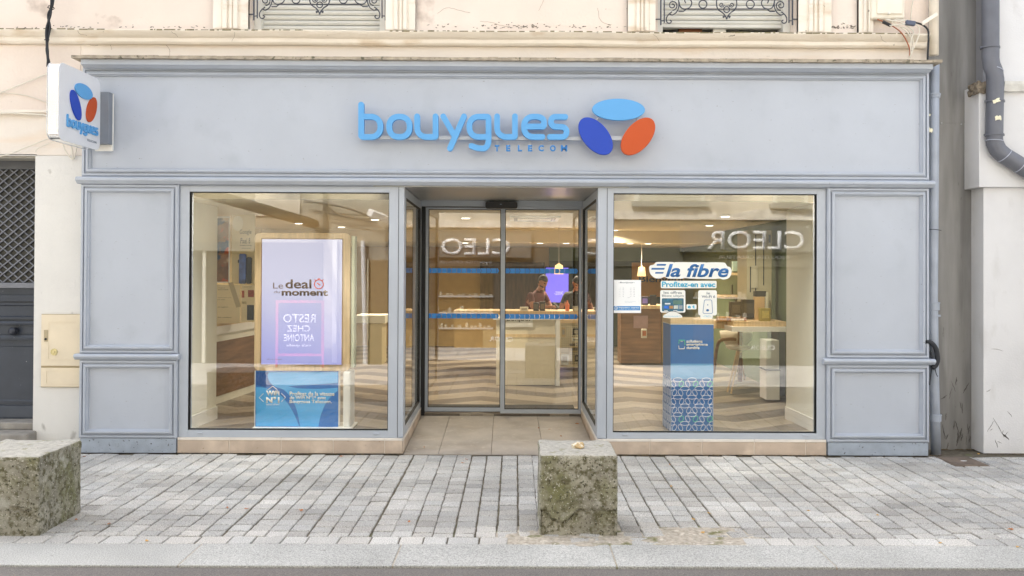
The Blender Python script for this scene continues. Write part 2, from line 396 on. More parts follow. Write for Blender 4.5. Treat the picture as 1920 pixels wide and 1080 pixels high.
while x < 8.4:
    off = random.uniform(-.03, .03); y = SOL+.004; first = True
    wob = random.uniform(-.004, .004)
    while y < -.03:
        L_ = PL*random.uniform(.93, 1.07)
        if first: L_ *= random.uniform(.55, 1.0); first = False
        y1 = min(y+L_, -.03)
        if y1-y < .05: break
        cx, cy = x+PW/2, (y+y1)/2
        h = hurt(cx, cy)
        big = noise.noise(Vector((cx*.55, cy*1.3, 3.1)))
        t = tone(); k = 1-.20*max(0, min(1, (big+.12)*3.2)); t = tuple(v*k for v in t)
        z = random.uniform(-.0028, .0022)
        if h > .12:
            if random.random() < (h-.2)*.8: y = y1; continue
            z = random.uniform(-.004, .006); kk = random.uniform(.8, 1); t = tuple(v*kk for v in t)
        blk(g, lay, x+.0045+wob, x+PW-.0045+wob, y+.0055, y1-.0055, z, t, tilt=.0018+.008*h, rot=random.uniform(-.15, .15)*h*2 if h > .12 else random.uniform(-.008, .008))
        y = y1
    x += PW*random.uniform(.97, 1.03); col += 1
x = -8.2
while x < 8.4:                      # the single course laid against the kerb
    L_ = random.choice([.16, .19, .21, .2]); cx = x+L_/2
    if not (hurt(cx, (SOL+KB0)/2) > .3 and random.random() < .5):
        blk(g, lay, x+.004, x+L_-.004, KB0+.006, SOL-.003, 0, tone())
    x += L_
tag(obj('pavement', g, PAVER), kind='structure')
# crumbled mortar round the middle block
g = B(); N = 90; cx0, cy0 = .75, by0+.03; grid = {}
for i in range(N+1):
    for j in range(50+1):
        xx = cx0-1.5+3.0*i/N; yy = max(cy0-.62+1.25*j/50, KB0-.045)
        h = hurt(xx, yy); n1 = noise.fractal(Vector((xx*5, yy*5, 0)), 1, 2, 5); n2 = noise.fractal(Vector((xx*22, yy*22, 5)), 1, 2, 3)
        zz = -.016+.017*min(1, h*2.2)+.008*n1*min(1, h*3)+.004*n2
        if h < .03: zz = -.022
        grid[i, j] = g.verts.new((xx, yy+.012*n1 if yy > KB0-.03 else yy, min(zz, .012)))
for i in range(N):
    for j in range(50): g.faces.new((grid[i, j], grid[i+1, j], grid[i+1, j+1], grid[i, j+1]))
tag(obj('mortar_patch', g, MORTAR, smooth=True), 'crumbled mortar and moss around the foot of the middle stone block', 'mortar', kind='stuff')
# kerb
edges = [-20, -4.72, -3.38, -2.03, -.735, .625, 1.96, 3.3, 4.65, 20]
g = B()
for a, b in zip(edges[:-1], edges[1:]):
    d = random.uniform(-.004, .004); box(g, a+.004, b-.004, KB1+d, KB0-.002, -.3, .002+random.uniform(-.002, .002))
tag(obj('kerb', g, KERBM, bevel=.007, segs=2), kind='structure')
g = B(); box(g, -20, 20, KB1+.006, KB0-.003, -.3, -.003); tag(obj('kerb_joint_mortar', g, MORTAR), kind='structure')
# opposite side of the street (seen mirrored in the glass)
OPY = -8.62
g = B(); lay = g.loops.layers.float_color.new('tone')
for i in range(70):
    for j in range(20): blk(g, lay, -9.1+i*.26, -8.845+i*.26, OPY+j*.185, OPY+.18+j*.185, -.13, tone())
tag(obj('opposite_pavement', g, PAVER), kind='structure')
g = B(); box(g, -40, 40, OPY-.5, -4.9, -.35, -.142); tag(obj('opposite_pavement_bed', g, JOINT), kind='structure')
g = B(); box(g, -40, 40, -4.92, -4.751, -.35, -.125); tag(obj('opposite_kerb', g, KERBM, bevel=.01), kind='structure')

# ------------------------------------------------------------------ stone blocks
MOSS = mat('mossy_granite', (.35, .335, .27), .95, var=.4, scale=5, bump=.9, bscale=120,
           spots=[((.19, .19, .09), 5.5, .50, .2, (1, 1, .7)), ((.12, .11, .06), 26, .48, .16), ((.50, .48, .42), 75, .60, .08), ((.07, .065, .04), 60, .60, .05), ((.50, .49, .44), 4, .60, .1)])
TOPG = mat('pale_granite_top', (.46, .44, .39), .95, var=.25, scale=35, bump=.8, bscale=120, spots=[((.3, .29, .2), 12, .6, .1), ((.2, .2, .16), 70, .63, .05)])
def stone_block(name, x0, x1, y0, y1, h, crack, seed, label):
    bm = B(); N = 56; sx, sy = (x1-x0)/2, (y1-y0)/2; cx, cy = (x0+x1)/2, (y0+y1)/2; R = .022
    def shape(p, n):
        q = Vector((max(-sx+R, min(sx-R, p.x)), max(-sy+R, min(sy-R, p.y)), max(-1, min(h-R, p.z))))
        d = p-q
        if d.length > 1e-6: p = q+d.normalized()*min(d.length, R)
        f = noise.fractal(Vector((p.x*7, p.y*7, p.z*7+seed)), 1, 2, 5)*.006+noise.noise(Vector((p.x*60, p.y*60, p.z*60+seed)))*.0018
        nn = d.normalized() if d.length > 1e-6 else n
        p = p+nn*f
        if n.y < -.5 or n.x > .5:
            s = (p.x+sx) if n.y < -.5 else 2*sx+(p.y+sy)
            zc = crack(s/(2*sx))
            if zc is not None:
                k = p.z-zc
                if k < 0: p = p-n*.017
                if abs(k) < .006: p = p-n*.012
        return p
    faces = [((0, -1, 0), (1, 0, 0), (0, 0, 1)), ((1, 0, 0), (0, 1, 0), (0, 0, 1)), ((0, 1, 0), (-1, 0, 0), (0, 0, 1)), ((-1, 0, 0), (0, -1, 0), (0, 0, 1)), ((0, 0, 1), (1, 0, 0), (0, 1, 0))]
    z0 = -.05
    for n, u, v in faces:
        n, u, v = Vector(n), Vector(u), Vector(v); gv = {}
        for i in range(N+1):
            for j in range(N+1):
                a, b = i/N*2-1, j/N*2-1
                if n.z: p = Vector((a*sx, b*sy, h))
                else: p = n*abs(n.dot(Vector((sx, sy, 0))))+u*a*abs(u.dot(Vector((sx, sy, 0))))+Vector((0, 0, z0+(h-z0)*(b+1)/2))
                gv[i, j] = bm.verts.new(shape(p, n)+Vector((cx, cy, 0)))
        for i in range(N):
            for j in range(N):
                f = bm.faces.new((gv[i, j], gv[i+1, j], gv[i+1, j+1], gv[i, j+1])); f.material_index = 1 if n.z else 0
    bmesh.ops.remove_doubles(bm, verts=bm.verts[:], dist=.0012)
    return tag(obj(name, bm, [MOSS, TOPG], smooth=True), label, 'stone block', 'old granite blocks along the kerb')
def crack_mid(s):
    s = s+.015*noise.noise(Vector((s*14, 0, 0)))
    if s < 0 or s > 1.02: return None
    pts = [(0, .168), (.06, .168), (.14, .12), (.26, .085), (.36, .10), (.47, .168), (.6, .172), (1.02, .168)]
    for (a, za), (b, zb) in zip(pts[:-1], pts[1:]):
        if a <= s <= b: return za+(zb-za)*(s-a)/(b-a)+.004*noise.noise(Vector((s*40, 3, 0)))
def crack_left(s):
    pts = [(.66, .17), (.675, .20), (.76, .20), (.83, .16), (.9, .185), (.96, .14), (1.0, .12), (1.08, .20), (1.14, .22)]
    for (a, za), (b, zb) in zip(pts[:-1], pts[1:]):
        if a <= s <= b: return za+(zb-za)*(s-a)/(b-a)
BH = P(1085, 853, by0)[1]
mb = stone_block('stone_block', bx0, bx1, by0, by0+.50, BH, crack_mid, 3, 'mossy granite cube block with cracked base and a stone on top, before the doorway')
lx1, ly0 = G(71, 1005)
crk = lambda s: crack_left(s)
def stone_left():
    o = stone_block('stone_block', lx1-.56, lx1, ly0, ly0+.56, P(70, 856, ly0)[1], lambda s: None, 9, 'green mossy granite block cut off by the left edge of the photo')
    me = o.data
    for v in me.vertices:
        x_, y_, z_ = v.co
        if y_ < ly0+.05 or x_ > lx1-.05:
            s = (x_-(lx1-.56))/.56 if y_ < ly0+.03 else 1+(y_-ly0)/.56
            zc = crack_left(s)
            if zc is not None and -.035*(1-abs(s-.9)*2) < z_-zc+.012 < .006:
                if y_ < ly0+.03: v.co.y += .02
                else: v.co.x -= .02
    return o
stone_left()
# stone lying on the middle block
px_, pz_ = P(1085, 829, by0+.22)
bm = B(); bmesh.ops.create_icosphere(bm, subdivisions=3, radius=1)
for v in bm.verts:
    n_ = noise.noise(v.co*1.7)*.35+noise.noise(v.co*4)*.12
    v.co = Vector((v.co.x*.045, v.co.y*.03, max(v.co.z, -.45)*.028))*(1+n_)+Vector((px_, by0+.22, BH+.014))
tag(obj('loose_stone', bm, mat('ochre_stone', (.62, .45, .24), .8, var=.35, scale=30, spots=[((.8, .74, .6), 40, .5, .1)])), 'small ochre stone lying on top of the middle granite block', 'stone')
# leaves and litter
LEAF = plain('dry_leaf', 'b5713a', .8, var=.3); LEAFY = plain('yellow_leaf', 'd0a75c', .8, var=.3)
def leaf(m, loc, s, lab, group='fallen leaves on the pavement'):
    bm = B(); pts = [(0, -1), (.45, -.4), (.5, .1), (.25, .7), (0, 1.1), (-.25, .7), (-.5, .1), (-.45, -.4)]
    a = random.uniform(0, 6.28); c = bm.verts.new((0, 0, .12*s)); vs = []
    for u, v in pts: vs.append(bm.verts.new(((u*cos(a)-v*sin(a))*s, (u*sin(a)+v*cos(a))*s, random.uniform(.05, .5)*s)))
    for i in range(8): bm.faces.new((c, vs[i], vs[(i+1) % 8]))
    o = obj('fallen_leaf', bm, m); o.location = loc
    sm = o.modifiers.new('solid', 'SOLIDIFY'); sm.thickness = .0008
    tag(o, lab, 'leaf', group)
for px, py, s, m in [(426, 953, .016, 0), (462, 955, .018, 0), (565, 958, .02, 0), (767, 979, .018, 0), (875, 862, .016, 0), (868, 869, .018, 0), (1259, 913, .018, 1), (1256, 872, .016, 0),
                     (1330, 964, .02, 1), (1763, 1019, .016, 1), (1908, 1027, .018, 1), (1515, 959, .016, 1), (1646, 967, .016, 1), (205, 983, .017, 0), (143, 975, .014, 0), (1835, 852, .02, 1), (1870, 849, .02, 0),
                     (1500, 853, .018, 0), (641, 857, .02, 0), (158, 857, .016, 0), (1300, 975, .02, 1), (1555, 873, .02, 1), (1895, 994, .02, 0), (1318, 1000, .018, 1), (275, 1015, .02, 1)]:
    gx, gy = G(px, py)
    leaf((LEAF, LEAFY)[m], (gx, gy, .003), s, 'curled dry leaf scattered on the granite paving')
for px, py, lab in [(818, 789, 'white scrap on the entrance tiles'), ]:
    pass
for px, py, s in [(795, 837, .018), (1010, 804, .02), (1030, 806, .016), (1082, 797, .024), (1052, 818, .014)]:
    gx, gy = G(px, py, .03); leaf(LEAF, (gx, gy, .018+.03*(gy/1.8)), s, 'curled brown leaf on the entrance tiles', 'fallen leaves on the entrance tiles')
# manhole cover at right
a = G(1751, 856); b = G(1809, 855); c = G(1866, 875); d = G(1775, 876)
mh = thing('manhole_cover', 'rusty ribbed metal cover set in the paving at the right', 'manhole cover', ((a[0]+b[0])/2, (a[1]+c[1])/2, 0))
RUST = mat('rusty_iron', (.20, .155, .12), .8, var=.3, scale=8, spots=[((.11, .09, .075), 10, .5, .2)])
bm = B(); x0_, x1_, y0_, y1_ = a[0], G(1815, 857)[0], c[1]+.01, a[1]-.02
box(bm, x0_, x1_, y0_, y1_, -.02, .004); obj('plate', bm, RUST, mh)
bm = B(); n = 22
for i in range(n):
    xx = x0_+.02+(x1_-x0_-.04)*i/(n-1); box(bm, xx-.006, xx+.006, y0_+.02, y1_-.02, .0042, .009)
obj('ribs', bm, RUST, mh)
bm = B(); lathe(bm, [(.03, 0), (.04, .004), (.02, .008)], ((x0_+x1_)/2-.02, (y0_+y1_)/2+.02, .0045)); obj('boss', bm, RUST, mh)
bm = B(); plate(bm, ell(0, 0, .03, .012, 0, 10), 0, .001); 
for v in bm.verts: v.co = Vector(((x0_+x1_)/2+v.co.x, (y0_+y1_)/2-.03+v.co.z, .0135+v.co.y))
tag(obj('paper_scrap', bm, PAPER), 'white paper scrap lying on the rusty manhole cover', 'litter')
#===PART2===
# ------------------------------------------------------------------ the shopfront
XL, XR = P(153, 500)[0], P(1741, 500)[0]
sf = thing('shopfront', 'pale grey-blue painted wooden shopfront with a wide glazed doorway', 'shopfront', ((XL+XR)/2, 0, 0))
zt0, zt1 = P(700, 137)[1], P(700, 112.5, -.12)[1]            # crown moulding
zm0, zm1 = P(155, 345)[1], P(155, 331)[1]            # belt ledge
ztop = P(158, 127)[1]
MOULD = [(0, -.05), (0, .012), (.012, .024), (.027, .024), (.029, .004), (.041, .004), (.043, .026), (.056, .034), (.068, .032), (.071, .012), (.080, .006), (.083, -.014), (.083, -.05)]
# fascia
bm = B(); box(bm, XL+.06, XR-.06, .012, .12, zm1, ztop-.01); obj('fascia_panel', bm, PAINT, sf)
bm = B(); ring(bm, XL, XR, P(158, 331)[1], ztop, MOULD); obj('fascia_moulding', bm, TRIM, sf)
bm = B(); xprof(bm, P(151, 115, -.12)[0], P(1750, 125, -.12)[0], [(.14, zt1), (-.11, zt1), (-.12, zt1-.008), (-.116, zt1-.055), (-.09, zt1-.062), (-.08, zt1-.07), (-.05, zt1-.08), (-.045, ztop+.001), (.14, ztop+.001)])
obj('cornice', bm, TRIM, sf, .003)
bm = B(); x0, x1 = P(133, 105, -.16)[0], P(1767, 117, -.16)[0]; n = 90; zc = P(700, 110.5, -.16)[1]
top = []; 
for i in range(n):
    a = x0+(x1-x0)*i/n; b = x0+(x1-x0)*(i+1)/n; e = random.uniform(-.006, .004)
    box(bm, a, b, -.16+e, .1505, zc-.006+random.uniform(-.003, .002), zc+.022+random.uniform(-.002, .002))
obj('stone_cap', bm, STONE, sf)
BELT = lambda z0, z1, p: [(.05, z0), (-p*.55, z0), (-p*.75, z0+(z1-z0)*.22), (-p, z0+(z1-z0)*.45), (-p, z0+(z1-z0)*.75), (-p*.8, z1-.004), (-p*.6, z1), (.05, z1)]
bm = B(); xprof(bm, P(148, 340)[0], P(1747, 345)[0], BELT(zm0, zm1-.004, .075)); obj('belt_ledge', bm, TRIM, sf, .003)
zbelt = zm0
# pilasters
def pilaster(xa, xb, zrail, zlow, railx):
    z0, z1 = zrail
    p = boxo('pilaster', PAINT, sf, xa+.03, xb-.03, .012, .14, zlow, zbelt-.001, 0)
    bm = B(); ring(bm, xa, xb, z1+.002, zbelt-.0, MOULD); obj('moulding', bm, TRIM, p)
    bm = B(); ring(bm, xa, xb, zlow, z0-.002, MOULD); obj('moulding', bm, TRIM, p)
    bm = B(); xprof(bm, railx[0], railx[1], BELT(z0, z1, .06)); obj('rail', bm, TRIM, p, .004)
    boxo('plinth', PLINTHM, p, xa+.012, xb-.008, -.014, .14, .002, zlow-.003, .004)
pilaster(P(152, 500)[0], P(335, 500)[0], (P(240, 674)[1], P(240, 663)[1]), P(240, 821)[1], (P(143, 668)[0], P(338, 668)[0]))
pilaster(P(1550, 500)[0], XR, (P(1645, 683)[1], P(1645, 672)[1]), P(1645, 829)[1], (P(1542, 677)[0], P(1750, 677)[0]))
xpl, xpr = P(335, 500)[0], P(1550, 500)[0]
# shop windows
XA0, XA1 = P(757, 500)[0], P(1121, 500)[0]           # doorway opening
ZS = P(600, 821)[1]                                     # top of the tiled sill
def shopwin(name, label, fx0, fx1, gx0, gx1, gzt, gzb):
    w_ = thing(name, label, 'shop window', ((fx0+fx1)/2, .05, ZS), 'shop windows either side of the doorway')
    FZ1 = zbelt-.012
    bm = B(); t0 = gx0-fx0; t1 = fx1-gx1
    Y0, Y1 = .012, .11
    # frame with unequal members, stepped bead round the glass
    for (a, b, c, d) in ((fx0, gx0, ZS+.001, FZ1), (gx1, fx1, ZS+.001, FZ1), (gx0, gx1, ZS+.001, gzb), (gx0, gx1, gzt, FZ1)): box(bm, a, b, Y0, Y1, c, d)
    obj('frame', bm, ALU, w_, .002)
    bm = B(); ring(bm, gx0, gx1, gzb, gzt, [(0, -Y0-.001), (0, -.035), (.008, -.035), (.008, -.06), (0, -.06)]); obj('gasket', bm, RUB, w_)
    boxo('pane', GLASS, w_, gx0+.006, gx1-.006, .045, .051, gzb+.006, gzt-.006, 0)
    for k in (gx0+.12, gx1-.11):
        boxo('drain_cap', PAINT, w_, k-.028, k+.028, Y0-.012, Y0-.0005, ZS+.032, ZS+.05, .005)
    return w_
g1 = (P(353, 600)[0], P(728, 600)[0]); g2 = (P(1150, 600)[0], P(1532, 600)[0])
lw = shopwin('shop_window', 'large shop window left of the doorway, with a framed poster screen behind', xpl+.004, XA0, g1[0], g1[1], P(540, 360)[1], P(540, 807)[1])
rw = shopwin('shop_window', 'large shop window right of the doorway, with white stickers and a blue column behind', XA1, xpr-.004, g2[0], g2[1], P(1340, 363)[1], P(1340, 812)[1])
bm = B(); 
for xx in (P(746, 600)[0], ): box(bm, xx-.002, xx+.002, .0095, .0118, ZS+.002, zbelt-.014)
obj('frame_joint', bm, RUB, lw)
bm = B(); xx = P(1138, 600)[0]; box(bm, xx-.002, xx+.002, .0095, .0118, ZS+.002, zbelt-.014); obj('frame_joint', bm, RUB, rw)
boxo('header_infill', TRIM, sf, xpl, xpr, .02, .12, zbelt-.011, zbelt+.03, 0)
# tiled sills: beige tiles with a pale edge course
def sill(xa, xb, step, side=0):
    bmA, bmB = B(), B(); x = xa; zt = ZS-.024
    while x < xb-.01:
        e = min(x+step*random.uniform(.985, 1.015), xb)
        box(bmA, x+.003, e-.003, -.004+random.uniform(-.001, .001), .1, .003, zt-.002); box(bmB, x+.002, e-.002, -.007, .1, zt, ZS-.001); x = e
    obj('sill_tiles', bmA, TILE, sf, .003); obj('sill_edge', bmB, TILEW, sf, .002)
    boxo('sill_grout', TILEW, sf, xa, xb, .001, .098, .001, ZS-.004, 0)
sill(xpl+.002, XA0-.001, P(1310, 840)[0]-P(1213, 840)[0]); sill(XA1+.001, xpr-.002, P(1310, 840)[0]-P(1213, 840)[0])
# doorway recess
YD = 1.80
xb0, xb1 = P(790, 500, YD)[0], P(1091, 500, YD)[0]
zc_f = zbelt-.012; zh = P(940, 380, YD)[1]
FLO = .045
bm = B(); a = [bm.verts.new(v) for v in ((XA0-.3, .0, zc_f), (XA1+.3, .0, zc_f), (xb1+.3, YD+.1, zh+.02), (xb0-.3, YD+.1, zh+.02))]; c_ = [bm.verts.new(v.co+Vector((0, 0, .05))) for v in a]
bm.faces.new(a); bm.faces.new(c_[::-1]); [bm.faces.new((a[i], a[(i+1) % 4], c_[(i+1) % 4], c_[i])) for i in range(4)]
obj('doorway_soffit', bm, mat('satin_soffit', (.36, .37, .37), .28, var=.12, scale=1.5, metal=.3), sf)
ENT = mat('entrance_tile', (.43, .385, .34), .55, var=.14, scale=3, bump=.05, spots=[((.33, .285, .24), 2.2, .48, .2), ((.46, .42, .37), 14, .6, .1), ((.68, .6, .52), 60, .68, .04), ((.2, .16, .13), 50, .70, .03)])
bm = B()
tx = [xb0-.1, P(828, 800, 1)[0], P(913, 800, 1)[0]+.02, P(1000, 850)[0]+.04, xb1+.1]
tx = [XA0+.01, P(822, 849)[0], P(921, 849)[0], P(1008, 849)[0]+.06, XA1-.01]
ty = [-.02, .56, 1.18, YD-.02]
def FZ(y): return .006+.05*max(0, y)/YD
for i in range(4):
    for j in range(3):
        y0, y1 = ty[j]+.002, ty[j+1]-.002; x0, x1 = tx[i]+.002, tx[i+1]-.002
        k0 = (y0)/YD; k1 = y1/YD
        sx = lambda x, k: x+( (xb0-XA0)*(1-(x-XA0)/(XA1-XA0)) + (xb1-XA1)*((x-XA0)/(XA1-XA0)))*k
        vs = [bm.verts.new(v) for v in ((sx(x0, k0), y0, FZ(y0)), (sx(x1, k0), y0, FZ(y0)), (sx(x1, k1), y1, FZ(y1)), (sx(x0, k1), y1, FZ(y1)))]
        lo = [bm.verts.new(v.co-Vector((0, 0, .012))) for v in vs]
        bm.faces.new(vs); [bm.faces.new((vs[q], lo[q], lo[(q+1) % 4], vs[(q+1) % 4])) for q in range(4)]
obj('entrance_tiles', bm, ENT, sf)
# sidelights: glazed returns of the doorway
def sidelight(xf, xb, s, label):
    w_ = thing('sidelight', label, 'window', (xf, 0, 0), 'glazed sides of the doorway')
    def q(k, y): return xf+(xb-xf)*(y/YD)+s*k
    def slab(bm, y0, y1, z0, z1, k0=0, k1=.06, dz=0):
        vs = [bm.verts.new(v) for v in ((q(k0, y0), y0, z0), (q(k1, y0), y0, z0), (q(k1, y1), y1, z0+dz), (q(k0, y1), y1, z0+dz), (q(k0, y0), y0, z1), (q(k1, y0), y0, z1), (q(k1, y1), y1, z1), (q(k0, y1), y1, z1))]
        for f in ((0, 1, 2, 3), (7, 6, 5, 4), (0, 4, 5, 1), (1, 5, 6, 2), (2, 6, 7, 3), (3, 7, 4, 0)): bm.faces.new([vs[i] for i in f])
    zb, zt = ZS, zc_f-.002
    bm = B(); slab(bm, .111, .19, zb, zt); slab(bm, YD-.12, YD-.002, zb, zt); slab(bm, .19, YD-.12, zb, zb+.085); slab(bm, .19, YD-.12, zt-.09, zt); obj('frame', bm, ALU, w_, .002)
    bm = B(); slab(bm, .188, .20, zb+.085, zt-.09, -.001, .03); slab(bm, YD-.13, YD-.12, zb+.085, zt-.09, -.001, .03); slab(bm, .2, YD-.13, zb+.085, zb+.095, -.001, .03); slab(bm, .2, YD-.13, zt-.10, zt-.09, -.001, .03); obj('gasket', bm, RUB, w_)
    bm = B(); slab(bm, .2, YD-.13, zb+.095, zt-.10, .012, .018); obj('pane', bm, GLASS, w_)
    bm = B(); slab(bm, .001, YD-.003, .0, zb-.028, -.004, .05); obj('sill_tiles', bm, TILE, w_)
    bm = B(); slab(bm, .001, YD-.003, zb-.026, zb-.001, -.006, .05); obj('sill_edge', bm, TILEW, w_)
    return w_, slab, q
s1 = sidelight(XA0, xb0, -1, 'narrow glazed side of the doorway on the left'); s2 = sidelight(XA1, xb1, 1, 'narrow glazed side of the doorway on the right')
# sliding doors
DO = thing('sliding_door', 'automatic glass sliding doors in grey aluminium frames at the back of the doorway', 'door', ((xb0+xb1)/2, YD, FLO))
zdt, zdb = P(870, 392, YD)[1], P(870, 765, YD)[1]
zbot = P(870, 773, YD)[1]
def leafd(x0, x1, y, m0, m1, drop=0):
    bm = B()
    for (a, b, c, d) in ((x0, x0+m0, zbot-drop, zdt+.03), (x1-m1, x1, zbot-drop, zdt+.03), (x0+m0, x1-m1, zbot-drop, zdb-drop), (x0+m0, x1-m1, zdt, zdt+.03)): box(bm, a, b, y, y+.04, c, d)
    l = obj('door_leaf', bm, ALU, DO, .002)
    boxo('pane', GLASS, l, x0+m0-.004, x1-m1+.004, y+.016, y+.022, zdb-.004-drop, zdt+.004, 0)
    bm = B(); ring(bm, x0+m0, x1-m1, zdb-drop, zdt, [(0, -.001), (0, .001), (.007, .001), (.007, -.02), (0, -.02)], y=y+.0); obj('gasket', bm, RUB, l)
xm = P(944, 500, YD)[0]
leafd(P(797, 500, YD)[0], P(944, 500, YD)[0]-.004, YD+.045, .035, .03); leafd(P(939, 500, YD)[0], P(1091, 500, YD)[0]-.004, YD, .05, .03, .012)
boxo('header_rail', ALU, DO, xb0-.05, xb1+.05, YD-.03, YD+.12, zdt+.031, zh+.03, .003)
boxo('header_gap', RUB, DO, xb0, xb1, YD+.02, YD+.03, zdt+.02, zdt+.0305, 0)
bm = B(); box(bm, xb0-.02, P(797, 500, YD)[0]-.001, YD+.0, YD+.1, FLO+.01, zdt+.03); obj('jamb_gap', bm, RUB, DO)
bm = B(); plate(bm, rrect(P(912, 0, YD-.1)[0], P(972, 0, YD-.1)[0], P(940, 391, YD-.1)[1], P(940, 378, YD-.1)[1], .025), YD-.12, YD-.031); obj('motion_sensor', bm, BLACK, DO, .003)
bm = B(); plate(bm, ell(P(941, 0, YD-.12)[0], P(941, 383, YD-.12)[1], .012, .006), YD-.124, YD-.1205); obj('sensor_eye', bm, GREYT, DO)
# blue sticker bands on the doors and the sidelights
STB = plain('blue_sticker', '3c93e6', .5, var=.03)
STN = plain('bright_blue_sticker', '2f86dd', .5, var=.03)
for nm, (x0, x1, y) in {'left': (P(803, 0, YD)[0], P(938, 0, YD)[0], YD+.060), 'right': (P(950, 0, YD)[0], P(1086, 0, YD)[0], YD+.015)}.items():
    for py, ud in ((507.5, 'upper'), (593, 'lower')):
        z = P(870, py, YD)[1]; h = .058; st = thing('sticker_band', ud+' blue arrow sticker band across the '+nm+' sliding door', 'sticker', (x0, y, z)); x = x0
        while x < x1-.02:
            e = min(x+.058, x1)
            obj('arrow', plate(B(), [(x, z-h/2), (e-.016, z-h/2), (e, z), (e-.016, z+h/2), (x, z+h/2)], y-.0016, y-.0006), STN, st)
            x2 = e+.004; e2 = min(x2+.052, x1)
            if e2 > x2+.03: obj('arrow', plate(B(), [(x2-.014, z-h/2), (e2, z-h/2), (e2, z+h/2), (x2-.014, z+h/2), (x2, z)], y-.0016, y-.0006), STB, st)
            x += .118

# ------------------------------------------------------------------ main sign
sg = thing('shop_sign', 'raised light blue lettering with three coloured ovals on the pale fascia', 'sign', (0, -.1, 3.2))
def conv_main(yf):
    def f(u, v, d):
        x, z = P(u, v, yf); return Vector((x, yf+d, z))
    return f
LET = {
 'b': [([(677, 196), (677, 250)], None, 0), ([(677, 218.5), (713, 218.5), (713, 256.5), (677, 256.5)], [3, 17, 17, 3], 1)],
 'o': [([(729.5, 218.5), (768, 218.5), (768, 256.5), (729.5, 256.5)], [17, 17, 17, 17], 1)],
 'u': [([(782, 218), (782, 256.5), (816.5, 256.5), (816.5, 218)], [0, 17, 2, 0], 0)],
 'y': [([(831, 218), (850.5, 252)], None, 0), ([(870, 218), (843.5, 278)], None, 0)],
 'g': [([(880, 218.5), (916, 218.5), (916, 256.5), (880, 256.5)], [17, 3, 3, 17], 1), ([(916, 230), (916, 278), (896, 278), (884, 273.5)], [0, 15, 6, 0], 0)],
 'u2': [([(932, 218), (932, 256.5), (965.5, 256.5), (965.5, 218)], [0, 17, 2, 0], 0)],
 'e': [([(1017, 256.5), (982.5, 256.5), (982.5, 218.5), (1020, 218.5), (1020, 237), (983, 237)], [0, 17, 17, 15, 3, 0], 0)],
 's': [([(1060, 219), (1033, 218.5), (1033, 237), (1062.5, 238), (1062.5, 256.5), (1031, 256.5)], [0, 9, 9, 9, 9, 0], 0)],
}
def letter_paths(k): return [roundpath(p, r, bool(c)) for p, r, c in LET[k]]
YS = -.135
for k in LET:
    bm = stroke_bm(letter_paths(k), 5.3, 1.1, conv_main(YS), .045)
    obj('letter', bm, LBLUE, sg)
for i, ch in enumerate('TELECOM'):
    cx = [932, 953, 975, 994, 1014.5, 1036.5, 1057.5][i]; hwid = [4.5, 4, 4, 4.2, 5, 5.5, 6][i]
    x0, z0 = P(cx-hwid, 284, YS); x1, z1 = P(cx+hwid, 272.5, YS)
    l = obj('small_letter', text_bm(ch, x0, x1, z0, z1, YS+.005, .02, bold=.04), plain('small_letter_blue', '3a86cc', .5), sg)
    boxo('bracket', STEEL, l, (x0+x1)/2-.0025, (x0+x1)/2+.0025, YS+.021, YS+.025, z1-.01, P(960, 264, YS)[1], 0)
a = P(677, 263, YS+.06); b = P(1165, 254.5, YS+.06)
boxo('mounting_rail', plain('pale_aluminium', 'a9afb8', .4, metal=.3), sg, a[0], b[0], YS+.047, YS+.075, P(920, 262.5, YS+.05)[1], P(920, 256, YS+.05)[1]+.003, .002)
for px in (690, 800, 900, 1000, 1140):
    x = P(px, 258, 0)[0]; boxo('standoff', STEEL, sg, x-.012, x+.012, YS+.0755, -.003, P(920, 261, 0)[1], P(920, 257, 0)[1], 0)
def oval(cx, cy, a, b, rot, m, yf, parent, s=None):
    o = [P(u, v, yf) for u, v in ell(cx, cy, a, b, rot, 64)]
    return obj('oval', plate(B(), o, yf, yf+.035), m, parent, .006, segs=3)
oval(1160, 205.3, 49.6, 20.5, 1, LBLUE, YS-.02, sg); oval(1117, 255, 41.5, 24, 50, MBLUE, YS-.02, sg); oval(1196.5, 255.5, 41.5, 24, -50, ORNG, YS-.02, sg)
bm = B(); 
for (u0, v0, u1, v1) in ((1116, 232, 1121, 220), (1198, 232, 1193, 220)):
    p, q_ = P(u0, v0, YS+.03), P(u1, v1, YS+.03); tube(bm, [(p[0], YS+.025, p[1]), (q_[0], YS+.025, q_[1])], .012, 6)
p, q_ = P(1130, 259, YS+.03), P(1180, 259, YS+.03); box(bm, p[0], q_[0], YS+.02, YS+.045, p[1]-.02, p[1]+.02); obj('oval_strut', bm, plain('pale_aluminium', 'a9afb8'), sg)

# ------------------------------------------------------------------ projecting sign
XS = -3.97; zsc = 3.30; 
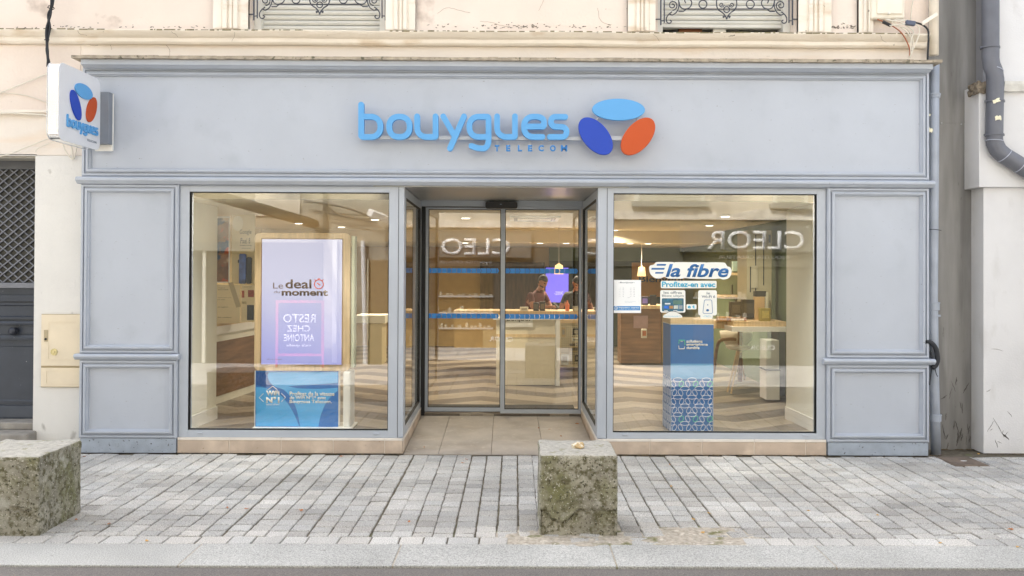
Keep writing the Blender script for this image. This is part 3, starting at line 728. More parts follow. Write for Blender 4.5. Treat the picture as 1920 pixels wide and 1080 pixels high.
# face plane X = XS, spans y from ya (street end) to yb
def depth_at(px, X): return X*FPX/((px-966))-(-CAMY)
ya, yb = depth_at(109, XS), depth_at(187, XS)
zb_, zt_ = P(187, 283, yb)[1], P(187, 149.5, yb)[1]
bs = thing('projecting_sign', 'double-sided white square sign with three ovals, projecting over the pavement', 'sign', (XS, yb, zb_))
FR = Matrix(((0, 1, 0, XS), (1, 0, 0, 0), (0, 0, 1, 0), (0, 0, 0, 1)))     # (u, depth, v) -> face +x ; u=y
TH = .10
o = [(u, v) for u, v in rrect(ya, yb, zb_, zt_, .075, 8)]
def bplate(m, d0, d1, ins=0, name='face', bev=.004, parent=bs):
    oo = rrect(ya+ins, yb-ins, zb_+ins, zt_-ins, .075-ins*.6, 8)
    return obj(name, plate(B(), oo, d0, d1, FR), m, parent, bev, segs=3)
CHROME = mat('polished_edge', (.86, .86, .84), .12, metal=.9, var=.02)
bplate(CHROME, -TH, -.006, .003, 'casing'); bplate(plain('sign_face', 'dfe1e6', .35, var=.02), -.0055, 0); bplate(plain('sign_face', 'dfe1e6', .35), -TH-.006, -TH-.0005)
Wd = yb-ya; Hd = zt_-zb_
def bf(u, v): return ya+u*Wd, zb_+v*Hd
def boval(u, v, a, b, rot, m): obj('oval', plate(B(), [bf(u+p[0], v+p[1]) for p in ell(0, 0, a, b, rot, 48)], .012, .0005, FR), m, bs, .003)
boval(.56, .735, .215, .098, -2, LBLUE); boval(.37, .51, .205, .105, -62, MBLUE); boval(.755, .53, .20, .105, 62, ORNG)
# bouygues on the projecting sign
for k in LET:
    def cv(u, v, d):
        uu = .17+(u-671)/(1069-671)*.75; vv = .195+(262-v)/93*.21
        y, z = bf(uu, vv); return Vector((XS+.014-d, y, z))
    obj('letter', stroke_bm(letter_paths(k), 6.0, 2.0, cv, .0135), LBLUE, bs)
yy0, zz0 = bf(.66, .085); yy1, zz1 = bf(.90, .115)
obj('small_lettering', text_bm('TELECOM', yy0, yy1, zz0, zz1, 0, .003, bold=.0, frame=FR@Matrix.Scale(-1, 4, (0, 1, 0))), GREYT, bs)
obj('arm', box(B(), XS-TH+.02, P(198, 220, -.2)[0], yb-.002, -.062, P(190, 279, 0)[1]+.03, P(190, 172, 0)[1]-.03), plain('sign_arm', '7d838c', .4), bs, .003)
obj('back_plate', box(B(), XS-TH+.01, P(207, 220, -.1)[0]+.002, -.061, -.031, P(203, 282, -.1)[1], P(203, 173, -.1)[1]), plain('off_white_metal', 'e9e7e0', .4), bs, .004)

# ------------------------------------------------------------------ the building above
YW = .15
bd = thing('building', 'old peach rendered building above the shopfront with cream mouldings', 'building', (0, .2, 3.9))
zl1, zl0 = P(700, 57)[1], P(700, 79)[1]         # string course
ZTOP = 7.4
WINS = [(P(471, 20, YW)[0], P(722, 20, YW)[0]), (P(1233, 20, YW)[0], P(1488, 20, YW)[0])]
WZ = P(600, 58, YW)[1]; WT = WZ+2.1
xw0, xw1 = P(-260, 50, YW)[0], P(1741, 50, YW)[0]
# wall built round the two openings
bm = B(); xs = [xw0, WINS[0][0], WINS[0][1], WINS[1][0], WINS[1][1], xw1]
for i in range(5):
    if i % 2 == 0: box(bm, xs[i], xs[i+1], YW, YW+.35, WZ-.002, ZTOP)
    else: box(bm, xs[i], xs[i+1], YW, YW+.35, WT, ZTOP)
obj('upper_wall', bm, PEACH, bd)
bm = B(); box(bm, P(70, 100, YW)[0]-3, P(1741, 100, YW)[0], YW+.0, YW+.35, 2.9, zl0); obj('band_wall', bm, mat('cream_render', (.83, .76, .68), .9, var=.06, scale=1.6, bump=.3, bscale=40, spots=[((.76, .62, .48), 1.6, .5, .2, (.5, 1, 3)), ((.25, .2, .15), 18, .74, .04)]), bd)
boxo('sun_leak_fill', CREAM, bd, xw0, xw1, YW+.02, YW+.36, zl0-.02, WZ-.003, 0)  # filler added under the openings to stop sun leaking through
# string course, slightly uneven as old plaster is
bm = B(); prof = [(YW+.02, zl0), (YW-.05, zl0), (YW-.07, zl0+.018), (YW-.075, zl0+.05), (YW-.105, zl0+.065), (YW-.13, zl0+.085), (YW-.14, zl1-.02), (YW-.15, zl1-.008), (YW-.15, zl1), (YW+.02, zl1+.01)]
n = 150; prev = None; x0, x1 = xw0, P(1745, 70)[0]
for i in range(n+1):
    x = x0+(x1-x0)*i/n; dz = .008*noise.noise(Vector((x*1.1, 1, 0)))+.004*noise.noise(Vector((x*7, 2, 0)))
    R_ = [bm.verts.new((x, y+.004*noise.noise(Vector((x*9, z*30, 4))), z+dz)) for y, z in prof]
    if prev:
        for k in range(len(prof)): bm.faces.new((prev[k], prev[(k+1) % len(prof)], R_[(k+1) % len(prof)], R_[k]))
    else: bm.faces.new(R_)
    prev = R_
bm.faces.new(prev[::-1]); obj('string_course', bm, CREAM, bd)
bm = B(); x = x0
while x < x1:
    L_ = random.uniform(.01, .09); dz = .008*noise.noise(Vector((x*1.1, 1, 0)))
    if noise.noise(Vector((x*.9, 5, 2))) > -.25: box(bm, x, x+L_, YW-.153, YW-.11, zl1+dz-random.uniform(.004, .010), zl1+dz+random.uniform(.0, .004))
    x += L_+random.uniform(.0, .05)
tag(obj('ledge_moss', bm, mat('ledge_moss', (.24, .21, .12), .95, var=.5, scale=30), bd), kind='stuff')
# hairline cracks and chips in the old render
bm = B()
def crack(px, py, L_, ang, y, wd=.0016):
    x, z = P(px, py, y); a_ = radians(ang); pts = []
    for i in range(14): pts.append((x, y, z)); a_ += random.uniform(-.45, .45); x += cos(a_)*L_/13; z += sin(a_)*L_/13
    tube(bm, pts, wd, 4)
for px, py, L_, ang in ((145, 56, .12, -80), (158, 70, .18, -60), (322, 56, .1, -95), (440, 60, .1, -85), (1223, 60, .12, -90), (1650, 66, .1, -60), (300, 82, .2, 10), (820, 25, .35, 20), (900, 40, .3, 5), (205, 79, .08, -60), (1010, 20, .3, 80), (1120, 15, .25, -70), (30, 140, .4, -85), (40, 182, .3, -20)):
    yc = YW-.143 if 54 < py < 70 and px > 100 else YW-.0005
    crack(px, py, L_, ang, yc)
obj('hairline_cracks', bm, mat('crack_dark', (.30, .24, .18), .9), bd)
bm = B()
for i in range(150):
    px = random.choice([random.uniform(20, 400), random.uniform(785, 1175), random.uniform(925, 1010), random.uniform(1560, 1605)]); x, z = P(px, 53-abs(random.gauss(0, 4)), YW-.001)
    plate(bm, ell(x, z, random.uniform(.004, .018), random.uniform(.002, .006), random.uniform(-25, 25), 7), YW-.0022, YW+.001)
tag(obj('grime_specks', bm, mat('grime', (.20, .17, .14), .9), bd), kind='stuff')
# fluted window surrounds
def surround(x0, x1):
    bm = B(); n = 4; wd = (x1-x0)
    for k, (a, b, p) in enumerate(((0, .26, .05), (.30, .42, .075), (.46, .56, .06), (.6, .72, .075), (.76, 1, .05))):
        box(bm, x0+a*wd, x0+b*wd, YW-p, YW+.01, WZ, WT+.1)
    box(bm, x0, x1, YW-.045, YW+.01, WZ+.0005, WT+.0995)
    obj('window_surround', bm, CREAM, bd, .008)
for a, b in ((402, 468), (724, 780), (1176, 1228), (1494, 1556), (1607, 1634)): surround(P(a, 30, YW)[0], P(b, 30, YW)[0])
SHUT = plain('cream_shutter', 'dcdad2', .5, var=.06, scale=3)
for wi, (a, b) in enumerate(WINS):
    f = boxo('window', plain('window_reveal', 'cfcabd', .7), bd, a, b, YW+.30, YW+.36, WZ, WT, 0)
    bm = B()
    for (c, d) in ((a, a+.07), (b-.07, b)): box(bm, c, d, YW+.1, YW+.28, WZ, WT)
    obj('guide_rail', bm, SHUT, f, .004)
    bm = B(); z = WZ+(.005 if wi == 0 else .13)
    while z < WT-.03:
        prof = [(YW+.20, z), (YW+.178, z+.004), (YW+.165, z+.02), (YW+.165, z+.032), (YW+.178, z+.046), (YW+.2, z+.050)]
        xprof(bm, a+.071, b-.071, prof); z += .052
    obj('roller_shutter', bm, SHUT, f)
    if wi:
        boxo('shutter_bar', SHUT, f, a+.072, b-.072, YW+.15, YW+.2, WZ+.1, WZ+.129, .003)
        boxo('dark_gap', DARK, f, a+.072, b-.072, YW+.285, YW+.299, WZ+.002, WZ+.11, 0)
        boxo('sash_stile', SHUT, f, P(1338, 50, YW+.2)[0], P(1362, 50, YW+.2)[0], YW+.21, YW+.284, WZ+.002, WZ+.12, .003)
        boxo('sash_rail', SHUT, f, P(1362, 50, YW+.2)[0], b-.08, YW+.22, YW+.284, WZ+.003, WZ+.045, .003)
        boxo('curtain', plain('brown_curtain', '7a4a2a', .8, var=.3), f, P(1275, 50, YW+.2)[0], P(1318, 50, YW+.2)[0], YW+.24, YW+.284, WZ+.004, WZ+.12, .0)
# railings
def spiral(bm, cx, cy, r0, a0, turns, cv, tr, grow=.25, cw=1):
    pts = []
    for i in range(int(14*turns)+1):
        t = i/(14*turns); a = a0+cw*t*turns*2*pi; r = r0*(1-(1-grow)*t); pts.append(cv(cx+r*cos(a), cy+r*sin(a)))
    tube(bm, pts, tr, 6); 
def railing(dx, dy, label):
    yf = YW-.02
    def cv(u, v): x, z = P(u+dx, v+dy, yf); return Vector((x, yf, z))
    r_ = thing('balcony_railing', label, 'railing', cv(599, 38), 'wrought iron window railings'); bm = B(); T = .0058
    for s in (1, -1):
        m = lambda u: 599.4+s*(u-599.4); bm = B()
        bars = B()
        tube(bars, [cv(m(476), 38), cv(m(476), -175)], .008, 6); tube(bars, [cv(m(482.5), 34), cv(m(482.5), -175)], .0065, 6); tube(bars, [cv(m(464), 27), cv(m(476), 27)], .006, 6)
        for k in range(5): tube(bars, [cv(m(476), 30-k*40), cv(m(482.5), 30-k*40)], .005, 6)
        obj('upright', bars, IRON, r_)
        spiral(bm, m(498), 1, 9.5, pi/2 if s > 0 else pi/2, 1.6, cv, T, .2, -s)
        S_ = [(509, -10), (510, 2), (506, 13), (498, 19), (492, 17)]
        tube(bm, smooth_pts([cv(m(a), b) for a, b in S_], 6), T, 6)
        S_ = [(497, 13), (490, 19), (486.5, 26), (488, 33), (493, 34.5), (496, 31), (493, 28.5)]
        tube(bm, smooth_pts([cv(m(a), b) for a, b in S_], 6), T, 6)
        tube(bm, [cv(m(509), 12.5), cv(m(518), 12.5), cv(m(524), 8), cv(599.4, 8)], T, 6)
        tube(bm, smooth_pts([cv(m(a), b) for a, b in ((510, -6), (513, 4), (520, 8), (530, 5), (534, -4), (529, -12), (521, -9), (523, -3))], 6), T, 6)
        tube(bm, [cv(m(555)+7.5*cos(t), -1+7.5*sin(t)) for t in [i*pi/9 for i in range(18)]], T, 6, True)
        S_ = [(581, -14), (580.5, 0), (584, 9), (592, 15), (597, 21), (599.4, 27)]
        tube(bm, smooth_pts([cv(m(a), b) for a, b in S_], 6), T*1.1, 6)
        spiral(bm, m(590), 0, 5, 0 if s > 0 else pi, 1.3, cv, T*.85, .25, s)
        for (a, b) in ((594, 22.5),): tube(bm, [cv(m(a)+1.3*cos(t), b+1.3*sin(t)) for t in [i*pi/4 for i in range(8)]], .006, 6, True)
        obj('scrollwork', bm, IRON, r_); bm = B()
        for k in range(6): spiral(bm, m(520+k*14), -60-(k % 2)*20, 9, 0, 1.5, cv, T, .2, s)
        obj('upper_scrollwork', bm, IRON, r_)
    bm = B()
    tube(bm, [cv(599.4+5.5*cos(t), 9+5.5*sin(t)) for t in [i*pi/9 for i in range(18)]], T, 6, True)
    obj('ring_ornament', bm, IRON, r_)
    bm = B(); 
    for v in (-20, -150): tube(bm, [cv(476, v), cv(723, v)], .009, 6)
    a_, b_ = cv(470, -170), cv(729, -170); box(bm, a_.x, b_.x, yf-.02, yf+.02, a_.z, a_.z+.025); obj('top_rail', bm, IRON, r_)
railing(0, 0, 'wrought iron railing before the closed roller shutter above the left shop window'); railing(763, 9, 'wrought iron railing before the partly raised shutter above the right shop window')
# junction box and cables
jb = thing('junction_box', 'cream cable junction box with rounded corners, above the right end of the cornice', 'junction box', (P(1665, 30, YW)[0], YW, 4.3))
a = P(1634, 35, YW-.1); b = P(1697, -60, YW-.1)
obj('cover', box(B(), a[0], b[0], YW-.10, YW-.051, a[1], b[1]), plain('cream_box', 'e6dfcf', .5), jb, .02, segs=4)
obj('raised_lid', box(B(), a[0]+.05, b[0]-.03, YW-.115, YW-.099, a[1]+.045, b[1]-.04), plain('cream_box', 'e6dfcf', .5), jb, .006)
bm = B(); lathe(bm, [(.014, 0), (.014, .01), (.008, .014)], (0, 0, 0), 12, Matrix.Translation(((a[0]+b[0])/2, YW-.115, a[1]+.05))@Matrix.Rotation(pi/2, 4, 'X')); obj('screw', bm, SHUT, jb)
def cable(name, pts, r, m, label, yy=None, n=8, group=None):
    w3 = []
    for p in pts:
        y = p[2] if len(p) > 2 else yy; x, z = P(p[0], p[1], y); w3.append((x, y, z))
    return tag(obj(name, tube(B(), smooth_pts(w3, n), r, 7), m, smooth=True), label, 'cable', group)
cable('cable', [(1645, 36), (1672, 48), (1692, 64), (1705, 90), (1705, 108)], .006, CABC, 'copper brown cable drooping from the junction box', YW-.17)
cable('cable', [(1655, 41), (1670, 48)], .016, BLACK, 'short black sleeve on a cable just under the junction box', YW-.18)
for i, (pts) in enumerate([[(1664, 36), (1690, 52), (1705, 66), (1712, 90), (1706, 108)], [(1668, 36), (1680, 48), (1700, 54), (1711, 72), (1710, 95), (1704, 109)], [(1680, 36), (1705, 40), (1722, 50), (1723, 66), (1714, 88), (1705, 108)], [(1676, 37), (1695, 45), (1709, 55), (1713, 62), (1708, 76), (1708, 104)], [(1660, 37), (1684, 40), (1700, 38), (1712, 42)], [(1668, 48), (1690, 46), (1702, 44)]]):
    cable('cable', pts, .0055, CABW, 'thin white cable in the tangle under the junction box', YW-.165-.006*i, group='white cables under the junction box')
cable('cable', [(1714, 42), (1728, 46), (1739, 55), (1741, 70), (1739, 112)], .009, CABB, 'black cable curving down beside the end of the string course', YW-.15)
cable('cable', [(1714, -8), (1710, 12), (1708, 30), (1707, 42)], .005, CABW, 'thin grey cable hanging above the dark cable clamp', YW-.03)
a = P(1697, 48, YW-.19); b = P(1715, 40, YW-.19)
bm = box(B(), -.045, .045, -.02, .02, -.022, .022); o_ = obj('cable_clamp', bm, plain('slate_clamp', '555d70', .6), bevel=.006); o_.location = ((a[0]+b[0])/2, YW-.20, (a[1]+b[1])/2); o_.rotation_euler = (0, radians(8), 0); tag(o_, 'slate grey clamp holding the cables under the junction box', 'clamp')
x, z = P(1745, 34, YW-.2); o_ = obj('plaster_strip', box(B(), -.09, .09, -.008, .008, -.018, .018), CREAM, bevel=.004); o_.location = (x, YW-.18, z); o_.rotation_euler = (0, radians(-34), 0); tag(o_, 'loose cream cover strip hanging off the wall by the pipe', 'strip')
# left cable bundle
for i, (dx, r) in enumerate(((0, .013), (3.5, .011), (-2.5, .009))):
    cable('cable', [(99+dx, -30), (97+dx*.5, 8), (93-dx*.8, 28), (90+dx, 50), (88+dx*.6, 72), (89-dx*.4, 95), (91+dx, 125)], r, CABB, ('thick black cable in the bundle hanging down to the projecting sign', 'middle black cable in the bundle above the projecting sign', 'thinnest black cable in the bundle above the projecting sign')[i], YW-.17-.012*i)
bm = B(); x, z = P(95, 14, YW-.2)
tube(bm, [(x-.03, YW-.2, z), (x-.01, YW-.215, z+.012), (x+.02, YW-.21, z+.01), (x+.03, YW-.19, z-.005), (x, YW-.16, z-.01)], .005, 6, True); x, z = P(88, 75, YW-.2); tube(bm, [(x-.025, YW-.2, z), (x, YW-.215, z+.006), (x+.025, YW-.2, z)], .004, 6)
tag(obj('cable_tie', bm, BLACK), 'black wire tie round the cable bundle', 'cable tie')
cable('cable', [(-10, 178), (30, 162), (70, 146), (92, 137)], .007, CABW, 'taut cream cable rising to the projecting sign', YW-.04)
cable('cable', [(-10, 174), (30, 176), (60, 182), (92, 194)], .004, CABW, 'thin cream cable crossing the wall below the taut one', YW-.02)
cable('cable', [(-10, 213), (20, 212), (60, 214), (84, 216), (93, 222)], .009, CABW, 'pale conduit along the ledge above the dark door', YW-.05)
cable('cable', [(-10, 295), (20, 288), (50, 276), (95, 258)], .006, CABW, 'slack white cable running across the top of the dark door', YW-.06)
cable('cable', [(66, 284), (75, 276), (100, 266)], .004, CABW, 'short white cable from the door corner to the projecting sign', YW-.04)
for k, pts in enumerate([[(118, 270), (123, 283), (133, 297), (138, 298)], [(134, 272), (135, 286), (137, 298)], [(144, 276), (141, 288), (138, 299)]]):
    cable('cable', pts, .008 if k == 1 else .006, CABW, 'white cable looping below the projecting sign', YW-.05, group='cables below the projecting sign')

# ------------------------------------------------------------------ left neighbour: wall, door, cabinet
lb = thing('side_wall_bay', 'off-white rendered wall with a dark door, left of the shopfront', 'wall', (-5.2, .2, 0))
ydr = .42
xd1 = P(66, 560, YW)[0]; zd1 = P(30, 291, YW)[1]
boxo('pier', OFFW, lb, xd1, XL+.02, YW-.02, YW+.3, .0, 2.895, 0)
zl = P(40, 207, YW)[1]
boxo('lintel_wall', OFFW, lb, xw0, xd1, YW-.019, YW+.299, zd1, 2.894, 0)
boxo('far_pier', OFFW, lb, xw0, xd1-1.25, YW-.021, YW+.298, 0, zd1-.001, 0)
boxo('lintel', CREAM, lb, xw0, P(92, 210, YW)[0], YW-.05, YW, zl-.03, zl, .006)
bm = B(); box(bm, xw0, P(150, 300, YW)[0], YW-.008, YW-.002, zl, zl0-.01); obj('peach_panel', bm, PEACH, lb)
boxo('lintel_soffit_band', plain('grey_beige_lintel', '9a968c', .8), lb, xd1-1.25, xd1+.002, YW-.0, YW+.2, zd1-.03, zd1+.01, 0)
dx0, dx1 = xd1-1.25, xd1
dr = boxo('door', DOORM, lb, dx0, dx1, ydr, ydr+.05, .26, zd1, 0)
zdoor = lambda py: P(33, py, ydr)[1]
boxo('head_rail', mat('mid_grey_door', (.10, .105, .115), .5), dr, dx0, dx1, ydr-.05, ydr-.001, zdoor(318), zd1-.001, .006)
bm = B(); gz0, gz1 = zdoor(530), zdoor(318); xg0, xg1 = dx0+.04, dx1-.015
pitch = .105
import itertools
def clip(p, q):
    # clip a segment to the grille rectangle
    (x0, z0), (x1, z1) = p, q; t0, t1 = 0, 1
    for d, lo, hi, s in ((x1-x0, xg0, xg1, x0), (z1-z0, gz0, gz1, z0)):
        a, b = (lo-s)/d, (hi-s)/d
        if a > b: a, b = b, a
        t0, t1 = max(t0, a), min(t1, b)
    return None if t0 >= t1 else ((x0+(x1-x0)*t0, z0+(z1-z0)*t0), (x0+(x1-x0)*t1, z0+(z1-z0)*t1))
for k in range(-30, 40):
    for s in (1, -1):
        xx = xg0+k*pitch; L_ = 4
        c_ = clip((xx-L_, gz0-s*L_*.82), (xx+L_, gz0+s*L_*.82)) if True else None
        if c_: tube(bm, [(c_[0][0], ydr-.02-.005*s, c_[0][1]), (c_[1][0], ydr-.02-.005*s, c_[1][1])], .0075, 6)
obj('grille', bm, GRILM, dr)
boxo('grille_backing', plain('dim_glass', '24241f', .3, var=.6, scale=9), dr, xg0, xg1, ydr-.006, ydr-.001, gz0, gz1, 0)
boxo('grille_sill', GRILM, dr, dx0, dx1, ydr-.05, ydr-.001, zdoor(540), zdoor(530), .006)
bm = B()
for (a, b) in ((602, 609), (628, 637)): xprof(bm, dx0, dx1, BELT(P(33, b, ydr)[1], P(33, a, ydr)[1], .03) if False else [(ydr, zdoor(b)), (ydr-.03, zdoor(b)), (ydr-.038, zdoor((a+b)/2)), (ydr-.03, zdoor(a)), (ydr, zdoor(a))])
xprof(bm, dx0, dx1, [(ydr, zdoor(565)), (ydr-.02, zdoor(565)), (ydr-.025, zdoor(553)), (ydr, zdoor(553))])
xprof(bm, dx0, dx1, [(ydr, zdoor(800)), (ydr-.05, zdoor(800)), (ydr-.05, zdoor(780)), (ydr-.02, zdoor(760)), (ydr, zdoor(760))])
obj('mouldings', bm, DOORM, dr, .003)
bm = B(); ring(bm, dx0+.1, dx1-.02, zdoor(598), zdoor(568), [(0, 0), (0, .018), (.02, .018), (.03, .006), (.03, 0)], y=ydr); ring(bm, dx0+.1, dx1-.02, zdoor(755), zdoor(645), [(0, 0), (0, .006), (.02, .006), (.03, .001), (.03, 0)], y=ydr); obj('panel_frames', bm, DOORM, dr)
x, z = P(22, 621, ydr-.07); bm = B()
lathe(bm, [(.035, 0), (.035, .012), (.018, .02), (.018, .04), (.034, .05), (.04, .062), (.034, .075), (.012, .084)], (0, 0, 0), 20, Matrix.Translation((x, ydr-.001, z))@Matrix.Rotation(pi/2, 4, 'X')); obj('knob', bm, mat('black_knob', (.04, .045, .06), .3, metal=.4), dr, smooth=True)
boxo('step', CONCR, lb, xw0, P(54, 820, .1)[0]+.06, -.03, ydr+.02, .0, P(40, 812, 0)[1], .02)
boxo('door_sill', CONCR, lb, dx0, dx1, .16, ydr-.001, P(40, 812, 0)[1]+.001, .258, .01)
# meter cabinet
x0, z1 = P(79, 590, YW-.03); x1, z0 = P(152, 686, YW-.03); zb2 = P(100, 725, YW-.03)[1]
mc = thing('meter_cabinet', 'beige plastic meter cabinet set in the wall between the dark door and the shopfront', 'meter cabinet', (x0, YW, z0))
boxo('door', MESHB, mc, x0, XL-.004, YW-.045, YW-.021, z0, z1, .004); boxo('lower_flap', MESHB, mc, x0, XL-.004, YW-.043, YW-.021, zb2, z0-.02, .004)
boxo('frame', plain('dull_beige', 'b5a688', .7), mc, x0-.006, XL-.003, YW-.03, YW-.0205, zb2-.006, z1+.006, 0)
bm = B(); ring(bm, x0+.07, XL-.04, z0+.06, z1-.07, [(0, 0), (0, .003), (.006, .003), (.006, 0)], y=YW-.045); ring(bm, x0+.05, XL-.04, zb2+.03, z0-.045, [(0, 0), (0, .003), (.006, .003), (.006, 0)], y=YW-.043); obj('embossing', bm, MESHB, mc)
x, z = P(101, 660, YW-.05); bm = B(); lathe(bm, [(.034, 0), (.034, .007), (.026, .009), (.024, .004), (.012, .005), (.010, .012)], (0, 0, 0), 24, Matrix.Translation((x, YW-.0455, z))@Matrix.Rotation(pi/2, 4, 'X')); obj('round_boss', bm, plain('yellowed_plastic', 'd8cb98', .6), mc)
x, z = P(86, 632, YW-.05); boxo('lock_plate', plain('dull_beige', 'b5a688'), mc, x-.02, x+.02, YW-.052, YW-.0455, z-.045, z+.07, .004)
bm = B(); lathe(bm, [(.012, 0), (.012, .004), (.004, .005)], (0, 0, 0), 16, Matrix.Translation((x, YW-.0525, z-.02))@Matrix.Rotation(pi/2, 4, 'X')); obj('lock', bm, BLACK, mc)

# ------------------------------------------------------------------ right side: pipes, metal panel, white house
YM = .34
x0, x1 = P(1756, 500, YM)[0], P(1845, 500, YM)[0]; zj = P(1800, 231, YM)[1]; zbm = P(1800, 846, YM)[1]
mp = thing('metal_panel', 'tall weathered grey metal sheet covering the gap between the two houses', 'metal panel', (x0, YM, 0))
boxo('lower_sheet', METALP, mp, x0-.3, x1, YM, YM+.01, zbm, zj+.03, .002); boxo('upper_sheet', METALP, mp, x0-.3, x1+.003, YM-.003, YM+.008, zj, ZTOP, .002)
bm = B()
for px, py in ((1832, 155), (1834, 39), (1833, 364), (1834, 515), (1838, 670), (1765, 231), (1802, 233)):
    x, z = P(px, py, YM); lathe(bm, [(.008, 0), (.008, .004), (.003, .006)], (0, 0, 0), 10, Matrix.Translation((x, YM-.003, z))@Matrix.Rotation(pi/2, 4, 'X'))
obj('rivets', bm, STEEL, mp)
def scuffs(spots, y, label):
    bm = B(); k = 0
    for px, py, L_, ang, wd in spots:
        x, z = P(px, py, y); a = radians(ang); n = 7
        up, dn = [], []
        for i in range(n+1):
            t = i/n-.5; ww = wd*(1-abs(2*t)**1.5)*random.uniform(.5, 1.2)+.0006; cx = x+t*L_*cos(a)+random.uniform(-.004, .004); cz = z+t*L_*sin(a)+.25*L_*t*t*cos(a)
            up.append((cx-sin(a)*ww, cz+cos(a)*ww)); dn.append((cx+sin(a)*ww, cz-cos(a)*ww))
        plate(bm, up+dn[::-1], y-.0015-.0001*k, y+.001); k += 1
    return bm
SP = [(1793, 715, .09, 80, .006), (1811, 728, .13, 60, .005), (1770, 745, .08, 35, .006), (1782, 738, .12, 75, .002), (1788, 725, .1, 110, .002)]
for _ in range(26): SP.append((random.uniform(1768, 1842), random.triangular(750, 842, 822), random.uniform(.04, .13), random.uniform(68, 112), random.uniform(.001, .004)))
obj('scuff_marks', scuffs(SP, YM-.0, ''), SCUFF, mp)
YH = .12
wh = thing('white_house', 'white rendered house at the right edge, dirty and scuffed near the ground', 'house', (P(1845, 800, YH)[0], YH, 0))
xh = P(1844, 500, YH)[0]; zst = P(1880, 352, YH)[1]; ztt = P(1880, 160, YH)[1]
boxo('lower_wall', WHITER, wh, xh, xh+5, YH, YH+.5, 0, zst, 0)
boxo('upper_wall', WHITER, wh, P(1836, 170, YH-.05)[0], xh+5, YH-.05, YH+.5, zst+.001, ztt-.001, .006)
boxo('top_wall', WHITER, wh, P(1870, 100, YH)[0], xh+5, YH-.0, YH+.5, ztt+.0, ZTOP, 0)
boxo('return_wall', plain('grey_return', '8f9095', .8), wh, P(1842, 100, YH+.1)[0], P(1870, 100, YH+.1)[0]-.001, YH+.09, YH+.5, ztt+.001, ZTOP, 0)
bm = B(); xprof(bm, P(1882, 165, YH-.1)[0], xh+5, [(YH, P(1900, 171, YH-.1)[1]), (YH-.1, P(1900, 171, YH-.1)[1]), (YH-.12, P(1900, 158, YH-.1)[1]), (YH-.12, P(1900, 153, YH-.1)[1]), (YH, P(1900, 153, YH-.1)[1]+.01)]); obj('ledge', bm, mat('worn_white_ledge', (.66, .65, .61), .9, var=.2, scale=9, bump=.5), wh)
bm = B(); xx, zz = P(1841, 164, YH-.06); box(bm, xx-.05, xx+.07, YH-.07, YH+.1, zz-.055, zz+.055); bmesh.ops.subdivide_edges(bm, edges=bm.edges[:], cuts=6, use_grid_fill=True)
for v in bm.verts: v.co += Vector((noise.noise(v.co*30), noise.noise(v.co*30+Vector((5, 0, 0))), noise.noise(v.co*30+Vector((0, 9, 0)))))*.018
obj('broken_corner', bm, mat('crumbled_masonry', (.24, .20, .15), .95, var=.5, scale=30, bump=.8), wh)
SP = [(1872, 800, .22, 120, .0022), (1885, 818, .10, 140, .007), (1857, 800, .12, 60, .0012), (1893, 776, .07, 130, .002), (1870, 655, .12, 170, .0015), (1853, 733, .05, 30, .002)]
for _ in range(5): SP.append((random.uniform(1850, 1918), random.triangular(770, 842, 830), random.uniform(.02, .09), random.uniform(20, 160), random.uniform(.0008, .003)))
obj('scuff_marks', scuffs(SP, YH, ''), SCUFF, wh)
# dirt line and moss along the foot of the walls
bm = B()
for i in range(170):
    px = random.choice([random.uniform(1742, 1918), random.uniform(336, 750), random.uniform(1150, 1548)])
    yb_ = -.012 if px < 1600 else (.10 if px > 1846 else (.30 if px > 1764 else .02))
    x = P(px, 848, yb_)[0]; s = random.uniform(.004, .014)
    m_ = bmesh.ops.create_icosphere(bm, subdivisions=1, radius=s)
    for v in m_['verts']: v.co = Vector((v.co.x*1.5+x, v.co.y+yb_-random.uniform(0, .02), max(0, v.co.z*.6)+.0))
tag(obj('wall_foot_dirt', bm, mat('dirt_and_moss', (.16, .12, .07), .95, var=.6, scale=12)), 'moss and grit gathered along the foot of the walls', 'dirt', kind='stuff')

def pipe(pts, r, m, label, name='drainpipe', clamps=(), y=None, sockets=()):
    w3 = [Vector((P(a, b, y)[0], y, P(a, b, y)[1])) for a, b in pts]
    t_ = thing(name, label, 'drainpipe', w3[-1]); obj('pipe', tube(B(), w3, r, 20), m, t_, smooth=True)
    for (a, b, tilt) in clamps:
        x, z = P(a, b, y); bm = B(); Mx = Matrix.Translation((x, y, z))@Matrix.Rotation(radians(tilt), 4, 'Y')
        lathe(bm, [(r+.001, -.009), (r+.008, -.008), (r+.008, .008), (r+.001, .009)], (0, 0, 0), 20, Mx)
        for s in (-1, 1): box(bm, s*(r+.006)-.014, s*(r+.006)+.014, -.008, .008, -.010, .010, Mx)
        obj('clamp', bm, m, t_)
    for (a, b, L_, tilt) in sockets:
        x, z = P(a, b, y); bm = B(); Mx = Matrix.Translation((x, y, z))@Matrix.Rotation(radians(tilt), 4, 'Y')
        lathe(bm, [(r, -L_/2), (r+.007, -L_/2+.003), (r+.007, L_/2-.003), (r+.011, L_/2-.002), (r+.011, L_/2+.008), (r, L_/2+.01)], (0, 0, 0), 20, Mx); obj('socket', bm, m, t_)
    return t_
YP = 0.0
rp = .078
pp = pipe([(1857, -200), (1857, 0), (1857, 108), (1859, 122), (1864, 134), (1866, 148), (1864, 255), (1865, 268), (1871, 281), (1882, 291), (1905, 305), (1925, 318), (1985, 354), (1996, 364), (1999, 380), (1999, 852)], rp, PIPEG, 'thick grey drainpipe with two bends on the white house', y=YP, clamps=((1856, 89, 0), (1865, 190, 0), (1864, 253, 0)), sockets=())
